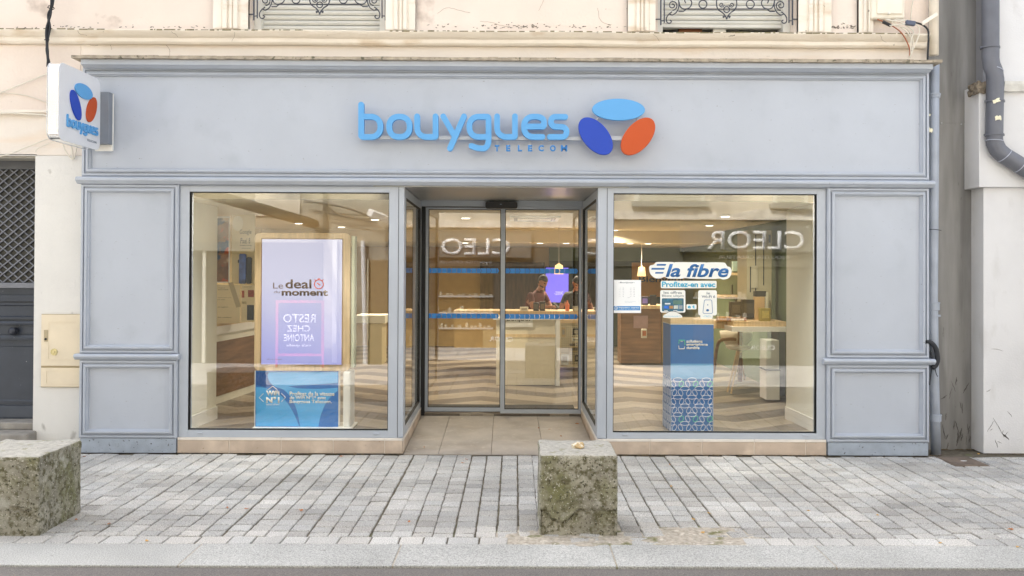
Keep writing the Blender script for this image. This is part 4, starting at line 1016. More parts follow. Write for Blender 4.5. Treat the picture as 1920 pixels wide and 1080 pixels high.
for a, b, tilt in ((1865, 130, 20), (1864, 264, 5), (1883, 292, -48), (1912, 310, -58)):
    x, z = P(a, b, YP); bm = B(); lathe(bm, [(rp, -.004), (rp+.003, -.003), (rp+.003, .003), (rp, .004)], (0, 0, 0), 20, Matrix.Translation((x, YP, z))@Matrix.Rotation(radians(tilt), 4, 'Y')); obj('joint_ring', bm, plain('pale_joint', 'aeb2c0', .6), pp)
YQ = .07
pb = pipe([(1751, -200), (1751, 104)], .044, mat('cream_pipe', (.80, .73, .62), .6, var=.1), 'cream upper length of the thin drainpipe beside the string course', y=YQ-.0)
pb2 = pipe([(1752, 116), (1751, 300), (1749, 560), (1751, 700), (1755, 852)], .046, PIPEB, 'thin pale blue painted drainpipe between the shopfront and the metal sheet', y=YQ, clamps=((1751, 177, 0), (1751, 592, 0)), sockets=((1752, 181, .03, 0), (1751, 575, .07, 0), (1754, 784, .06, 0)))
TAPE = plain('peeling_tape', 'e9e4c8', .6)
for i, (px, py, wd, ht, tl, y, lab) in enumerate(((1870, 188, .075, .035, -18, YP-.09, 'upper piece of torn cream tape on the grey drainpipe'), (1873, 221, .06, .04, -8, YP-.09, 'lower piece of torn cream tape on the grey drainpipe'), (1745, 244, .05, .04, 20, YQ-.06, 'crumpled cream tape between the shopfront and the pale blue pipe'), (1743, 216, .02, .03, 60, YQ-.06, 'tiny scrap of cream tape at the fascia end'))):
    x, z = P(px, py, y); bm = B(); n = 6; R0 = []
    for k in range(n+1):
        u = (k/n-.5)*wd; R0.append([bm.verts.new((u, .012*(2*u/wd)**2+random.uniform(-.003, .003), v*ht/2+random.uniform(-.006, .006))) for v in (-1, 0, 1)])
    for k in range(n):
        for q_ in range(2): bm.faces.new((R0[k][q_], R0[k+1][q_], R0[k+1][q_+1], R0[k][q_+1]))
    o_ = obj('torn_tape', bm, TAPE); o_.location = (x, y, z); o_.rotation_euler = (0, radians(tl), 0); tag(o_, lab, 'tape'); sm = o_.modifiers.new('s', 'SOLIDIFY'); sm.thickness = .002
cable('hose', [(1736, 640), (1746, 643), (1755, 655), (1758, 672), (1755, 684), (1748, 690)], .024, CABB, 'thick black hose bulging out beside the shopfront rail', -.01)
cable('hose', [(1740, 652), (1746, 665), (1750, 684)], .012, CABB, 'inner thin black hose behind the bulging one', .0)
cable('cable', [(1753, 691), (1756, 702), (1758, 706)], .004, CABB, 'black cable end hanging under the hose', -.02); cable('cable', [(1747, 690), (1745, 705), (1743, 722)], .006, CABB, 'black cable going down along the right pilaster', -.01)
cable('wire', [(1741, 430), (1752, 430), (1765, 432)], .003, BLACK, 'short black wire tied across the pale blue pipe', YQ-.06)
#===PART3===
# ------------------------------------------------------------------ inside the shop
FL = .075; CE = 2.5
def chevron():
    m = bpy.data.materials.new('chevron_planks'); m.use_nodes = True; nt = m.node_tree; L = nt.links; b = nt.nodes['Principled BSDF']; b.inputs['Roughness'].default_value = .35
    tc = nt.nodes.new('ShaderNodeTexCoord'); sp = nt.nodes.new('ShaderNodeSeparateXYZ'); L.new(tc.outputs['Object'], sp.inputs[0])
    def M(op, a, b_=None, c_=None):
        n = nt.nodes.new('ShaderNodeMath'); n.operation = op
        for i, v in enumerate((a, b_, c_)):
            if v is None: continue
            if isinstance(v, (int, float)): n.inputs[i].default_value = v
            else: L.new(v, n.inputs[i])
        return n.outputs[0]
    pp_ = M('PINGPONG', M('ADD', sp.outputs['X'], -1.52+19.7), .985)
    v = M('ADD', M('MULTIPLY', sp.outputs['Y'], 1), M('MULTIPLY', pp_, .62))
    fr = M('FRACT', M('MULTIPLY', M('ADD', v, .22), 1/.86)); dark = M('GREATER_THAN', fr, .52)
    pl = M('FLOOR', M('MULTIPLY', v, 1/.143)); wn_ = nt.nodes.new('ShaderNodeTexWhiteNoise'); wn_.noise_dimensions = '1D'; L.new(pl, wn_.inputs['W'])
    seam = M('LESS_THAN', M('FRACT', M('MULTIPLY', v, 1/.143)), .03)
    nz = nd(nt, 'ShaderNodeTexNoise'); nz.inputs['Scale'].default_value = 9; nz.inputs['Detail'].default_value = 6; L.new(tc.outputs['Object'], nz.inputs['Vector'])
    mx = nt.nodes.new('ShaderNodeMix'); mx.data_type = 'RGBA'; mx.inputs['A'].default_value = (*hx('a69b8b'), 1); mx.inputs['B'].default_value = (*hx('71685d'), 1); L.new(dark, mx.inputs['Factor'])
    k = M('MULTIPLY', M('ADD', .86, M('MULTIPLY', wn_.outputs[0], .22)), M('ADD', .8, M('MULTIPLY', nz.outputs[0], .4))); k = M('MULTIPLY', k, M('SUBTRACT', 1, M('MULTIPLY', seam, .25)))
    sc = nt.nodes.new('ShaderNodeVectorMath'); sc.operation = 'SCALE'; L.new(mx.outputs['Result'], sc.inputs[0]); L.new(k, sc.inputs['Scale']); L.new(sc.outputs[0], b.inputs['Base Color']); return m
bm = B(); box(bm, -6, 6, .12, 11, FL-.05, FL); o_ = obj('shop_floor', bm, chevron())
# keep the floor out of the doorway
o_.data = (lambda me: me)(o_.data); bpy.data.objects.remove(o_)
bm = B(); box(bm, XL+.04, XA0-.04, .12, YD+.02, FL-.05, FL); box(bm, XA1+.04, XR-.04, .12, YD+.02, FL-.05, FL); box(bm, -4.65, XR-.04, YD+.021, 11, FL-.05, FL); tag(obj('shop_floor', bm, chevron()), kind='structure')
rm = thing('shop_room', 'warm lit interior of the phone shop with sage green and ochre walls', 'room', (0, 5, FL))
bm = B(); box(bm, XL+.04, XA0-.06, .42, YD+.05, CE, CE+.1); box(bm, XA1+.06, XR-.04, .42, YD+.05, CE, CE+.1); box(bm, XL+.04, XA0-.06, .14, .419, CE+.3, CE+.35); box(bm, XA1+.06, XR-.04, .14, .419, CE+.3, CE+.35); box(bm, -4.65, XR-.04, YD+.051, 7, CE, CE+.1); box(bm, -4.65, XR-.04, 7, 11, 2.28, CE+.1); obj('ceiling', bm, CEILM, rm)
bm = B(); box(bm, XL+.05, XA0-.06, .125, .139, CE+.09, 2.85); box(bm, XA1+.06, XR-.05, .125, .139, CE+.09, 2.85); obj('bulkhead', bm, plain('olive_bulkhead', '8f8768', .8), rm)
a, b = G(353, 806, FL), G(405, 785, FL); c, d = G(1532, 812, FL), G(1474, 785, FL)
def wallseg(name, p, q, th, z0, z1, m, parent=rm):
    v = Vector((q[0]-p[0], q[1]-p[1])); n_ = Vector((-v.y, v.x)).normalized()*th
    bm = B(); pts = [(p[0], p[1]), (q[0], q[1]), (q[0]+n_.x, q[1]+n_.y), (p[0]+n_.x, p[1]+n_.y)]
    lo = [bm.verts.new((x, y, z0)) for x, y in pts]; hi = [bm.verts.new((x, y, z1)) for x, y in pts]
    bm.faces.new(lo); bm.faces.new(hi[::-1]); [bm.faces.new((lo[i], lo[(i+1) % 4], hi[(i+1) % 4], hi[i])) for i in range(4)]
    return obj(name, bm, m, parent)
a0 = (a[0]-.02, .12); c0 = (c[0]+.02, .12)
wallseg('partition', a0, b, .3, FL, CE, CWALL); wallseg('partition', c0, d, -.3, FL, CE, CWALL)
wallseg('skirting', (a0[0]+.012, .12), (b[0]+.012, b[1]+.012), .01, FL, FL+.14, WHITE); wallseg('skirting', (c0[0]-.012, .12), (d[0]-.012, d[1]+.012), -.01, FL, FL+.14, WHITE)
boxo('left_wall', mat('beige_wall', hx('cbb78c'), .85, var=.04), rm, -5.1, -4.6, b[1], 11, FL, CE, 0)
boxo('right_wall', GREENW, rm, 3.75, XR-.05, d[1], 11, FL, CE, 0)
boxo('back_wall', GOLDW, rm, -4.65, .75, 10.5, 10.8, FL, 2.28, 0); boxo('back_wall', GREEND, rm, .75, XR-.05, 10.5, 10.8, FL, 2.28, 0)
boxo('back_band', GREENW, rm, .76, 3.74, 10.42, 10.499, 1.98, 2.279, 0)
boxo('green_panel', mat('pale_sage', hx('a9b08e'), .8, var=.04), rm, 3.68, 3.749, d[1]+.05, d[1]+1.0, FL, CE-.01, 0)
boxo('sun_block_slab', CEILM, rm, -4.65, XR-.04, .52, 11, 2.93, 3.05, 0)  # unseen slab added to keep the sun out of the room
bm = B(); box(bm, XL+.04, XA0-.06, .4195, .43, CE+.1, CE+.36); box(bm, XA1+.06, XR-.04, .4195, .43, CE+.1, CE+.36); obj('cove_sun_block', bm, plain('olive_bulkhead', '8f8768', .8), rm)  # added cover closing the light slot against stray sun
bm = B(); box(bm, XL+.04, XA0-.06, .409, .4195, CE, CE+.1); box(bm, XA1+.06, XR-.04, .409, .4195, CE, CE+.1); obj('cove_edge_dimmer', bm, plain('dimmed_cove_edge', '5c5544', .9), rm)  # added dark strip that dims the ceiling edge under the fill lights
# downlights
def downlight():
    t_ = thing('ceiling_downlight', 'round lit downlight in the shop ceiling', 'ceiling light', (0, 0, 0), 'round downlights in the shop ceiling')
    bm = B(); lathe(bm, [(.075, 0), (.075, -.008), (.06, -.010)], (0, 0, 0), 20); obj('trim', bm, WHITE, t_)
    bm = B(); lathe(bm, [(.055, -.0105), (.055, -.013)], (0, 0, 0), 20); obj('diffuser', bm, SPOTM, t_)
    li = bpy.data.lights.new('downlight_lamp', 'AREA'); li.shape = 'DISK'; li.size = .16; li.energy = 6.5; li.color = (1, .88, .71); li.spread = radians(150)
    lo = bpy.data.objects.new('lamp', li); lo.location = (0, 0, -.02); link(lo, t_); return t_
dl = downlight(); k = 0
spots = [(873, 408), (1024, 443), (703, 411), (1153, 431), (1191, 442), (1242, 451), (1280, 434), (1330, 422), (1360, 405), (640, 425), (560, 418), (830, 432), (1100, 436)]
LBL = {873: 'round downlight over the left door leaf', 1024: 'round downlight above the men at the counter'}
for px, py in spots:
    x, y = G(px, py, CE)
    zc_ = CE
    if y > 6.9: x, y = G(px, py, 2.28); zc_ = 2.28
    if y > 10: x, y = x*(9.2+8.1)/(y+8.1), 9.2
    if y < 7.1 and zc_ < 2.4: y = 7.2
    o = dl if k == 0 else copy_to(dl, (x, y, zc_)); o.location = (x, y, zc_); k += 1
    o['label'] = 'round downlight in the warm shop ceiling'
ac = thing('ceiling_cassette', 'square air conditioning cassette with black slots in the shop ceiling', 'air conditioner', (0, 0, CE))
x0, y0 = G(955, 404, CE); x1, _ = G(1052, 404, CE); ye = min(G(955, 411, CE)[1], 6.5)
boxo('panel', WHITE, ac, x0, x1, y0, ye, CE-.03, CE-.001, .01); bm = B(); ring(bm, x0+.06, x1-.06, y0+.06, ye-.06, [(0, 0), (0, .004), (.05, .004), (.05, 0)])
for v in bm.verts: v.co = Vector((v.co.x, v.co.z, CE-.0305+v.co.y))
obj('air_slot', bm, BLACK, ac)
# unseen fill lights added to brighten the window bays
def fill_light(x, y, lab, pw):
    t_ = thing('window_fill_light', lab, 'ceiling light', (x, y, CE), 'fill lights added over the window displays')
    boxo('housing', WHITE, t_, x-.45, x+.45, y-.03, y+.03, CE+.26, CE+.299, .004); boxo('diffuser', SPOTM, t_, x-.43, x+.43, y-.022, y+.022, CE+.254, CE+.2595, 0)
    li = bpy.data.lights.new('fill_lamp', 'AREA'); li.shape = 'RECTANGLE'; li.size = .9; li.size_y = .2; li.energy = pw*.17; li.spread = radians(110); li.color = (1, .97, .9); lo = bpy.data.objects.new('lamp', li); lo.location = (x, y, CE+.24); lo.rotation_euler = (radians(-6), 0, 0); link(lo, t_)
fill_light(-2.9, .28, 'unseen fill light added over the left part of the left window display', 26); fill_light(-1.75, .28, 'unseen fill light added over the right part of the left window display', 20)
fill_light(1.6, .28, 'unseen fill light added over the left part of the right window display', 20); fill_light(2.7, .28, 'unseen fill light added over the right part of the right window display', 26)
# door mat
x0, y0 = G(800, 762, FL); x1, _ = G(1075, 762, FL); boxo('door_mat', mat('black_mat', (.05, .05, .05), .95, var=.5, scale=80, bump=.6), None, x0, x1, YD+.13, YD+.62, FL+.001, FL+.014, .003); tag(bpy.context.scene.objects['door_mat'], 'dark ribbed door mat just inside the sliding doors', 'door mat')

# framed poster screen on a white stand (left window)
YP1 = .82
def R1(px, py, y=YP1): return P(px, py, y)
ps = thing('poster_screen', 'oak framed lit poster screen standing behind the left window', 'display screen', (R1(566, 800)[0], YP1, FL))
x0, z0 = R1(476, 695); x1, z1 = R1(657, 437)
fr_ = obj('frame', plate(B(), rrect(x0, x1, z0, z1, .05), YP1, YP1+.04), WOODH, ps, .006)
sx0, sz0 = R1(490, 683); sx1, sz1 = R1(642, 449)
def screenmat():
    m = bpy.data.materials.new('lavender_screen'); m.use_nodes = True; nt = m.node_tree; L = nt.links; b = nt.nodes['Principled BSDF']
    tc = nt.nodes.new('ShaderNodeTexCoord'); sp = nt.nodes.new('ShaderNodeSeparateXYZ'); L.new(tc.outputs['Object'], sp.inputs[0])
    n_ = nd(nt, 'ShaderNodeTexNoise'); n_.inputs['Scale'].default_value = 1.3; L.new(tc.outputs['Object'], n_.inputs['Vector'])
    r = nt.nodes.new('ShaderNodeMapRange'); r.inputs['From Min'].default_value = sz0; r.inputs['From Max'].default_value = sz1; L.new(sp.outputs['Z'], r.inputs[0])
    ad = nt.nodes.new('ShaderNodeMath'); ad.operation = 'MULTIPLY_ADD'; ad.inputs[1].default_value = .7; L.new(n_.outputs[0], ad.inputs[0]); L.new(r.outputs[0], ad.inputs[2])
    cr = nt.nodes.new('ShaderNodeValToRGB'); cr.color_ramp.elements[0].color = (*hx('989ef4'), 1); cr.color_ramp.elements[0].position = .25; cr.color_ramp.elements[1].color = (*hx('dcddfb'), 1); cr.color_ramp.elements[1].position = 1.3; cr.color_ramp.elements[1].position = 1.0
    L.new(ad.outputs[0], cr.inputs[0]); b.inputs['Base Color'].default_value = (.1, .1, .15, 1); L.new(cr.outputs[0], b.inputs['Emission Color']); b.inputs['Emission Strength'].default_value = .235; b.inputs['Roughness'].default_value = .5; b.inputs['Specular IOR Level'].default_value = .2; return m
scr = boxo('screen', screenmat(), ps, sx0, sx1, YP1-.004, YP1-.0005, sz0, sz1, 0)
bm = B(); ring(bm, sx0-.008, sx1+.008, sz0-.008, sz1+.008, [(0, .0001), (0, .007), (.008, .007), (.008, .0001)], y=YP1); obj('inner_bead', bm, plain('dark_oak_bead', '8a6a3e'), ps)
def txt(s, px0, px1, py0, py1, y, m, parent, bold=.0, shear=0, name='lettering', depth=.0012, align='L'):
    x0, z0 = P(px0, py1, y); x1, z1 = P(px1, py0, y)
    return obj(name, text_bm(s, x0, x1, z0, z1, y, depth, bold, shear, align=align), m, parent)
BRN = plain('brown_print', '6b5648', .6)
YT = YP1-.0045
txt('Le', 512, 531, 530, 541, YT, BRN, scr); txt('deal', 535, 584, 524, 541, YT, BRN, scr, .02); txt('du', 513.5, 525, 545, 549.5, YT, BRN, scr); txt('moment', 528, 615, 543.5, 554.5, YT, BRN, scr, .035)
OR2 = plain('red_orange_print', 'e05a3a', .6)
x, z = P(598, 533, YT); bm = B(); ring2 = ell(x, z, .048, .048, 0, 32)
tube(bm, [(a_, YT-.003, b_) for a_, b_ in ring2], .005, 6, True); box(bm, x-.012, x+.012, YT-.005, YT-.001, z+.055, z+.063); box(bm, x-.003, x+.003, YT-.005, YT-.001, z+.048, z+.055)
for s in (-1, 1): tube(bm, [(x+s*.035, YT-.003, z+.04), (x+s*.048, YT-.003, z+.052)], .004, 6)
tube(bm, [(x, YT-.003, z), (x-.018, YT-.003, z+.012)], .006, 6); tube(bm, [(x, YT-.003, z), (x+.016, YT-.003, z-.01)], .006, 6); obj('stopwatch_icon', bm, OR2, scr)
txt('offre du moment', 500, 528, 672.5, 674.5, YT, BRN, scr)
# blue poster below
bx0_, bz0_ = R1(478, 801); bx1_, bz1_ = R1(634, 696)
YB = YP1+.01
BL1 = plain('poster_mid_blue', '1c74cc', .5); BL2 = plain('poster_light_blue', '4fb2fa', .5); BL3 = plain('poster_deep_blue', '0e50a0', .5)
po = boxo('lower_poster', BL1, ps, bx0_, bx1_, YB, YB+.01, bz0_, bz1_, 0)
def pxpoly(pts, y, th, m, name, parent): return obj(name, plate(B(), [P(u, v, y) for u, v in pts], y-th, y), m, parent)
def sm2(pts, n=6): return [(v.x, v.y) for v in smooth_pts([(a_, b_, 0) for a_, b_ in pts], n)]
pxpoly(sm2([(504, 698), (502.5, 705), (506, 716), (516, 725), (532, 731), (546, 746), (556, 768), (563, 800)])+[(597, 800)]+sm2([(597, 800), (601, 780), (610, 758), (622, 742), (633, 733)])+[(633, 727)]+sm2([(633, 727), (600, 729), (560, 728), (540, 724)])[1:]+[(633, 718), (633, 698)], YB-.0004, .0008, BL2, 'printed_wave', po)
pxpoly([(480, 799)]+sm2([(480, 726), (495, 727), (512, 733), (530, 745), (548, 770), (561, 799)]), YB-.0002, .0006, BL2, 'printed_wave', po)
pxpoly([(480, 698)]+[(503, 698)]+sm2([(501, 704), (504, 716), (512, 724)])+sm2([(495, 725), (480, 722)]), YB-.0001, .0006, BL3, 'printed_wave', po)
YW2 = YB-.0022
txt('WiFi', 499, 524, 732.5, 741.5, YW2, WHITE, po, .035); txt('N°1', 499, 524, 744, 755.5, YW2, WHITE, po, .04); txt('selon nPerf', 499, 524, 757, 759.5, YW2, WHITE, po)
txt('Profitez de la vitesse', 543, 627, 734.5, 742, YW2, WHITE, po, .02); txt('du WiFi N°1* avec', 543, 611, 742.5, 748.5, YW2, WHITE, po, .02); txt('Bouygues Telecom.', 543, 622, 750, 757.5, YW2, WHITE, po, .02)
bm = B()
for pts in ([(502, 731), (511.5, 724), (520, 731)], [(494, 738), (486, 745.5), (494, 753)], [(527.5, 737.5), (535.5, 745), (528, 753)]): tube(bm, [(P(u, v, YW2)[0], YW2-.001, P(u, v, YW2)[1]) for u, v in pts], .0035, 6)
obj('chevron_marks', bm, WHITE, po)
stx0 = R1(478, 804)[0]
boxo('stand_edge', WHITE, ps, bx0_-.008, bx0_-.001, YB-.005, YB+.03, bz0_-.002, bz1_, 0)
boxo('stand_column', WHITE, ps, R1(643, 760)[0], R1(657, 760)[0], YP1-.01, YP1+.25, FL+.02, z0-.002, .02)
boxo('stand_panel', WHITE, ps, bx0_, R1(636, 760)[0], YB+.011, YB+.05, FL+.03, z0-.003, .004)
boxo('base', WHITE, ps, R1(474, 800)[0], R1(661, 800)[0], YP1-.09, YP1+.32, FL+.001, FL+.025, .012)
boxo('rear_screen_frame', plain('pale_green_edge', 'cfd6c0'), ps, R1(657, 600)[0]+.001, R1(664, 600)[0], YP1+.02, YP1+.14, z0+.03, z1-.03, .01)

# blue display column (right window)
YC = .78
cx0, cz0 = P(1257, 804, YC); cx1, cz1 = P(1338, 609, YC); ctop = P(1300, 598, YC)[1]; dpt = .36; xb_ = P(1243, 700, YC+dpt)[0]
cl = thing('display_column', 'blue printed display column with an oak top, behind the right window', 'display stand', ((cx0+cx1)/2, YC, FL))
def quadbox(bm, z0, z1, g_=0):
    pts = [(cx0-g_, YC-g_), (cx1+g_, YC-g_), (cx1+g_, YC+dpt), (cx0-g_-.0, YC+dpt)]
    pts[3] = (min(xb_, cx0)-g_, YC+dpt)
    lo = [bm.verts.new((x, y, z0)) for x, y in pts]; hi = [bm.verts.new((x, y, z1)) for x, y in pts]
    bm.faces.new(lo); bm.faces.new(hi[::-1]); [bm.faces.new((lo[i], lo[(i+1) % 4], hi[(i+1) % 4], hi[i])) for i in range(4)]
bm = B(); quadbox(bm, FL+.001, cz1); body = obj('body', bm, plain('column_blue', '0667b4', .45), cl)
bm = B(); quadbox(bm, cz1+.001, cz1+.008, .002); obj('white_edge', bm, WHITE, cl); bm = B(); quadbox(bm, cz1+.009, ctop, .003); obj('oak_top', bm, WOODH, cl, .003)
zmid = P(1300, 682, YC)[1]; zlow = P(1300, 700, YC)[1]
boxo('reflection_band', plain('column_reflection_blue', '5ea4dd', .45), body, cx0+.001, cx1-.001, YC-.0016, YC-.0003, zlow-.06, zmid, 0)  # paler band paints in the sunlit pavement reflected over the column
PALB = plain('pale_blue_line', 'cfd8ee', .6); GRNB = plain('green_line', '4fd09a', .6)
def loop(cx, cz, a_, b_, rot, bm, conv): tube(bm, [conv(*p) for p in ell(cx, cz, a_, b_, rot, 20)], .0032, 5, True)
bm, bg_ = B(), B(); cell = (cx1-cx0)/3
def cvf(u, v): return (min(max(cx0+u, cx0+.004), cx1-.004), YC-.0022, max(v, FL+.006))
zt_c = P(1300, 712, YC)[1]
for r in range(8):
    for c_ in range(-1, 4):
        X0 = c_*cell+(cell/2 if r % 2 else 0); Z0 = zt_c-r*.093
        if Z0 < FL: continue
        loop(X0+cell*.5, Z0, cell*.3, .021, 0, bm, cvf)
        loop(X0+cell*.20, Z0-.045, cell*.14, .034, 28, bm, cvf)
        if r % 4 in (0,): loop(X0+cell*.75, Z0-.045, cell*.15, .032, -28, bg_, cvf)
        else: loop(X0+cell*.78, Z0-.045, cell*.14, .034, -28, bm, cvf)
obj('ellipse_pattern', bm, PALB, body); obj('green_arrows', bg_, GRNB, body)
bm = B()
def cvs(u, v): k_ = min(max(u, 0.01), .99); return (cx0-.0026+(xb_-cx0)*k_, YC+dpt*k_, max(v, FL+.006))
for r in range(8):
    for c_ in range(3):
        Z0 = zt_c-r*.093
        if Z0 > FL: loop((c_+.5)/3+(.16 if r % 2 else 0), Z0, .11, .021, 0, bm, cvs); loop((c_+.2)/3, Z0-.045, .05, .034, 25, bm, cvs); loop((c_+.75)/3, Z0-.045, .05, .034, -25, bm, cvs)
obj('side_pattern', bm, PALB, body)
txt('solutions', 1287, 1317, 637, 643, YC-.001, WHITE, body, .03); txt('smartphone', 1287, 1327, 643.5, 649.5, YC-.001, WHITE, body, .03); txt('durable', 1287, 1311.5, 649.5, 654.5, YC-.001, WHITE, body, .03)
bm = B(); q = lambda u, v: (P(u, v, YC)[0], YC-.004, P(u, v, YC)[1])
tube(bm, [q(1283.5, 641), q(1283.5, 638), q(1273, 638), q(1272.5, 644)], .0042, 6); tube(bm, [q(1284, 641), q(1284, 647)], .0042, 6); obj('green_arrow_icon', bm, GRNB, body)
bm = B(); tube(bm, [q(1283.5, 650), q(1283, 654), q(1273, 654), q(1272.5, 648)], .0042, 6); tube(bm, [q(1276, 640), q(1280, 640)], .002, 6); obj('phone_icon', bm, WHITE, body)

# stickers on the right window
YG = .0445
def sticker(pts, m, label, name='window_sticker', y=YG, th=.0012):
    return tag(obj(name, plate(B(), [P(u, v, y) for u, v in pts], y-th, y-.0001), m), label, 'sticker')
zz = lambda L_: [(1200+a_/7.715, 480+b_/7.715) for a_, b_ in L_]
OFFS = plain('sticker_white', 'eeefe9', .5, var=.02); SB = plain('sticker_blue', '2d6aa6', .5)
s_ = sticker(sm2(zz([(130, 175), (145, 140), (190, 128), (215, 110), (240, 88), (360, 86), (480, 88), (500, 98), (520, 88), (730, 90), (940, 92), (962, 102), (985, 92), (1200, 94), (1240, 115), (1262, 148), (1305, 165), (1325, 230), (1290, 315), (1210, 340), (1150, 326), (1060, 332), (850, 330), (720, 325), (640, 318), (600, 328), (420, 326), (350, 302), (300, 322), (220, 318), (150, 260), (130, 175)]), 4)[:-1], OFFS, 'white contour sticker with blue fibre slogan, largest on the right window')
Y2 = YG-.0014
def tz(s, a0, a1, b0, b1, m, par, bold=0, shear=0): return txt(s, 1200+a0/7.715, 1200+a1/7.715, 480+b0/7.715, 480+b1/7.715, Y2, m, par, bold, shear, depth=.0006)
tz('la fibre', 370, 1282, 117, 305, SB, s_, .028, .25)
for (a0, a1, b0, b1) in ((240, 380, 115, 140), (163, 360, 172, 198), (218, 345, 232, 255)): obj('speed_line', plate(B(), [P(u, v, Y2) for u, v in zz([(a0+6, b0), (a1, b0), (a1-12, b1), (a0, b1)])], Y2-.0006, Y2), SB, s_)
s_ = sticker([(p[0], p[1]) for p in rrect(1239, 1343.5, 526.5, 540.5, 2.5)], OFFS, 'white strip sticker with cyan words, under the fibre sticker'); 
tz('Profitez-en avec', 318, 1088, 372, 448, CYAN, s_, .03)
s_ = sticker(rrect(1238, 1285, 544, 586, 3), OFFS, 'white sticker with a television screen picture, left of the small joining word'); tz('les offres', 342, 606, 510, 548, GREYT, s_, .01); tz('Bbox ultym', 318, 632, 560, 600, GREYT, s_, .01)
tv = obj('screen_picture', plate(B(), [P(u, v, Y2) for u, v in zz(rrect(316, 632, 612, 800, 14))], Y2-.0005, Y2), mat('tv_picture', hx('3d6f88'), .5, var=.5, scale=26), s_)
for i_, (a0, a1, b0, b1, h_) in enumerate(((350, 415, 720, 760, '2f6fd6'), (425, 480, 720, 760, 'b58a58'), (490, 550, 715, 765, 'c9cfc5'), (560, 615, 715, 765, '9aa1a5'), (360, 440, 680, 700, 'e6ecee'), (480, 610, 640, 700, '5c7f72'), (350, 400, 785, 795, 'd7dcdd'), (480, 540, 785, 795, 'd7dcdd'))): obj('tile', plate(B(), [P(u, v, Y2) for u, v in zz([(a0, b0), (a1, b0), (a1, b1), (a0, b1)])], Y2-.0009, Y2-.0006), plain('tile_'+h_, h_, .5, var=.2, scale=60), tv)
s2_ = sticker([P_ for P_ in zz(sm2([(335, 870), (350, 850), (380, 835), (420, 802), (470, 798), (520, 802), (560, 830), (590, 850), (608, 870), (600, 892), (470, 896), (345, 893), (335, 870)], 4)[:-1])], OFFS, 'white foot-shaped sticker under the television sticker', y=YG-.0001, th=.0008)
tz('Bbox de notre forfait TV', 350, 596, 862, 876, CYAN, s2_); bm = B(); tube(bm, [(P(u, v, Y2)[0], Y2-.0005, P(u, v, Y2)[1]) for u, v in zz(sm2([(380, 832), (420, 806), (470, 799), (520, 806), (565, 832)]))], .0022, 5); obj('stand_line', bm, DKT, s2_)
s_ = sticker(rrect(1287, 1306, 570.5, 580, 2), OFFS, 'tiny white sticker with the joining word et'); tz('e t', 690, 795, 710, 758, CYAN, s_, .04)
s_ = sticker(rrect(1309, 1344, 544, 591.5, 4), OFFS, 'white sticker with an outlined router, rightmost on the window'); tz('le', 965, 1012, 518, 556, GREYT, s_, .01); tz('Wi-Fi 6', 890, 1088, 568, 606, GREYT, s_, .02)
bm = B(); tube(bm, [(P(u, v, Y2)[0], Y2-.0005, P(u, v, Y2)[1]) for u, v in zz([(v.x, v.y) for v in roundpath([(932, 635), (1038, 635), (1052, 832), (908, 832)], [18, 18, 25, 25], True)])], .0024, 5); plate(bm, [P(u, v, Y2) for u, v in zz(ell(978, 785, 21, 17))], Y2-.0006, Y2); plate(bm, [P(u, v, Y2) for u, v in zz(ell(980, 707, 8, 8))], Y2-.0006, Y2); obj('router_outline', bm, SB, s_)
s_ = sticker(rrect(1313, 1336.5, 590, 597.5, 3), OFFS, 'small white sticker below the router sticker', y=YG-.0001, th=.0006); tz('inclus avec', 930, 1020, 856, 864, CYAN, s_); tz('la Bbox', 918, 1030, 872, 880, CYAN, s_)
# opening-hours sheet
zh_ = lambda u, v: (1140+u/12, 510+v/12)
hs_ = tag(obj('hours_sheet', plate(B(), [P(*zh_(u, v), YG) for u, v in ((118, 180), (742, 180), (742, 922), (118, 922))], YG-.001, YG-.0001), PAPER), 'white opening hours sheet with a blue footer in the left of the right window', 'notice')
def th_(s, a0, a1, b0, b1, m, bold=0): p0, p1 = zh_(a0, b0), zh_(a1, b1); return txt(s, p0[0], p1[0], p0[1], p1[1], YG-.0011, m, hs_, bold, depth=.0005)
th_('-Bonjour-', 238, 604, 220, 262, GREYT, .02)
for i in range(6):
    for (a0, a1, s) in ((245, 290, 'Lundi Mardi Merc. Jeudi Vend. Sam.'.split()[i]), (330, 358, '10h'), (498, 528, '13h'), (570, 606, '19h')): th_(s, a0, a1, 354+i*37, 368+i*37, GREYT if a0 > 300 else plain('faint_print', 'c3c9ce', .7))
th_('Dimanche', 440, 500, 572, 582, GREYT); th_('horaires en magasin', 380, 620, 658, 670, plain('faint_blue', '9fb6c6', .7)); th_('et sur rendez-vous', 385, 545, 678, 690, plain('faint_blue', '9fb6c6', .7))
ft = obj('blue_footer', plate(B(), [P(*zh_(u, v), YG) for u, v in ((128, 768), (722, 768), (722, 862), (128, 862))], YG-.0016, YG-.0011), plain('footer_blue', '3f8fd0', .5), hs_)
p0, p1 = zh_(240, 790), zh_(705, 822); txt('Réparation express', p0[0], p1[0], p0[1], p1[1], YG-.0017, WHITE, ft, .03, depth=.0005); p0, p1 = zh_(240, 832), zh_(695, 848); txt('en magasin pour tous les smartphones', p0[0], p1[0], p0[1], p1[1], YG-.0017, WHITE, ft, 0, depth=.0005)
bm = B(); tube(bm, [(P(*zh_(a_, b_), YG)[0], YG-.002, P(*zh_(a_, b_), YG)[1]) for a_, b_ in ell(180, 815, 32, 32)], .0022, 5, True); tube(bm, [(P(*zh_(a_, b_), YG)[0], YG-.002, P(*zh_(a_, b_), YG)[1]) for a_, b_ in ((165, 812), (180, 828), (215, 790))], .0022, 5); obj('tick_icon', bm, WHITE, ft)

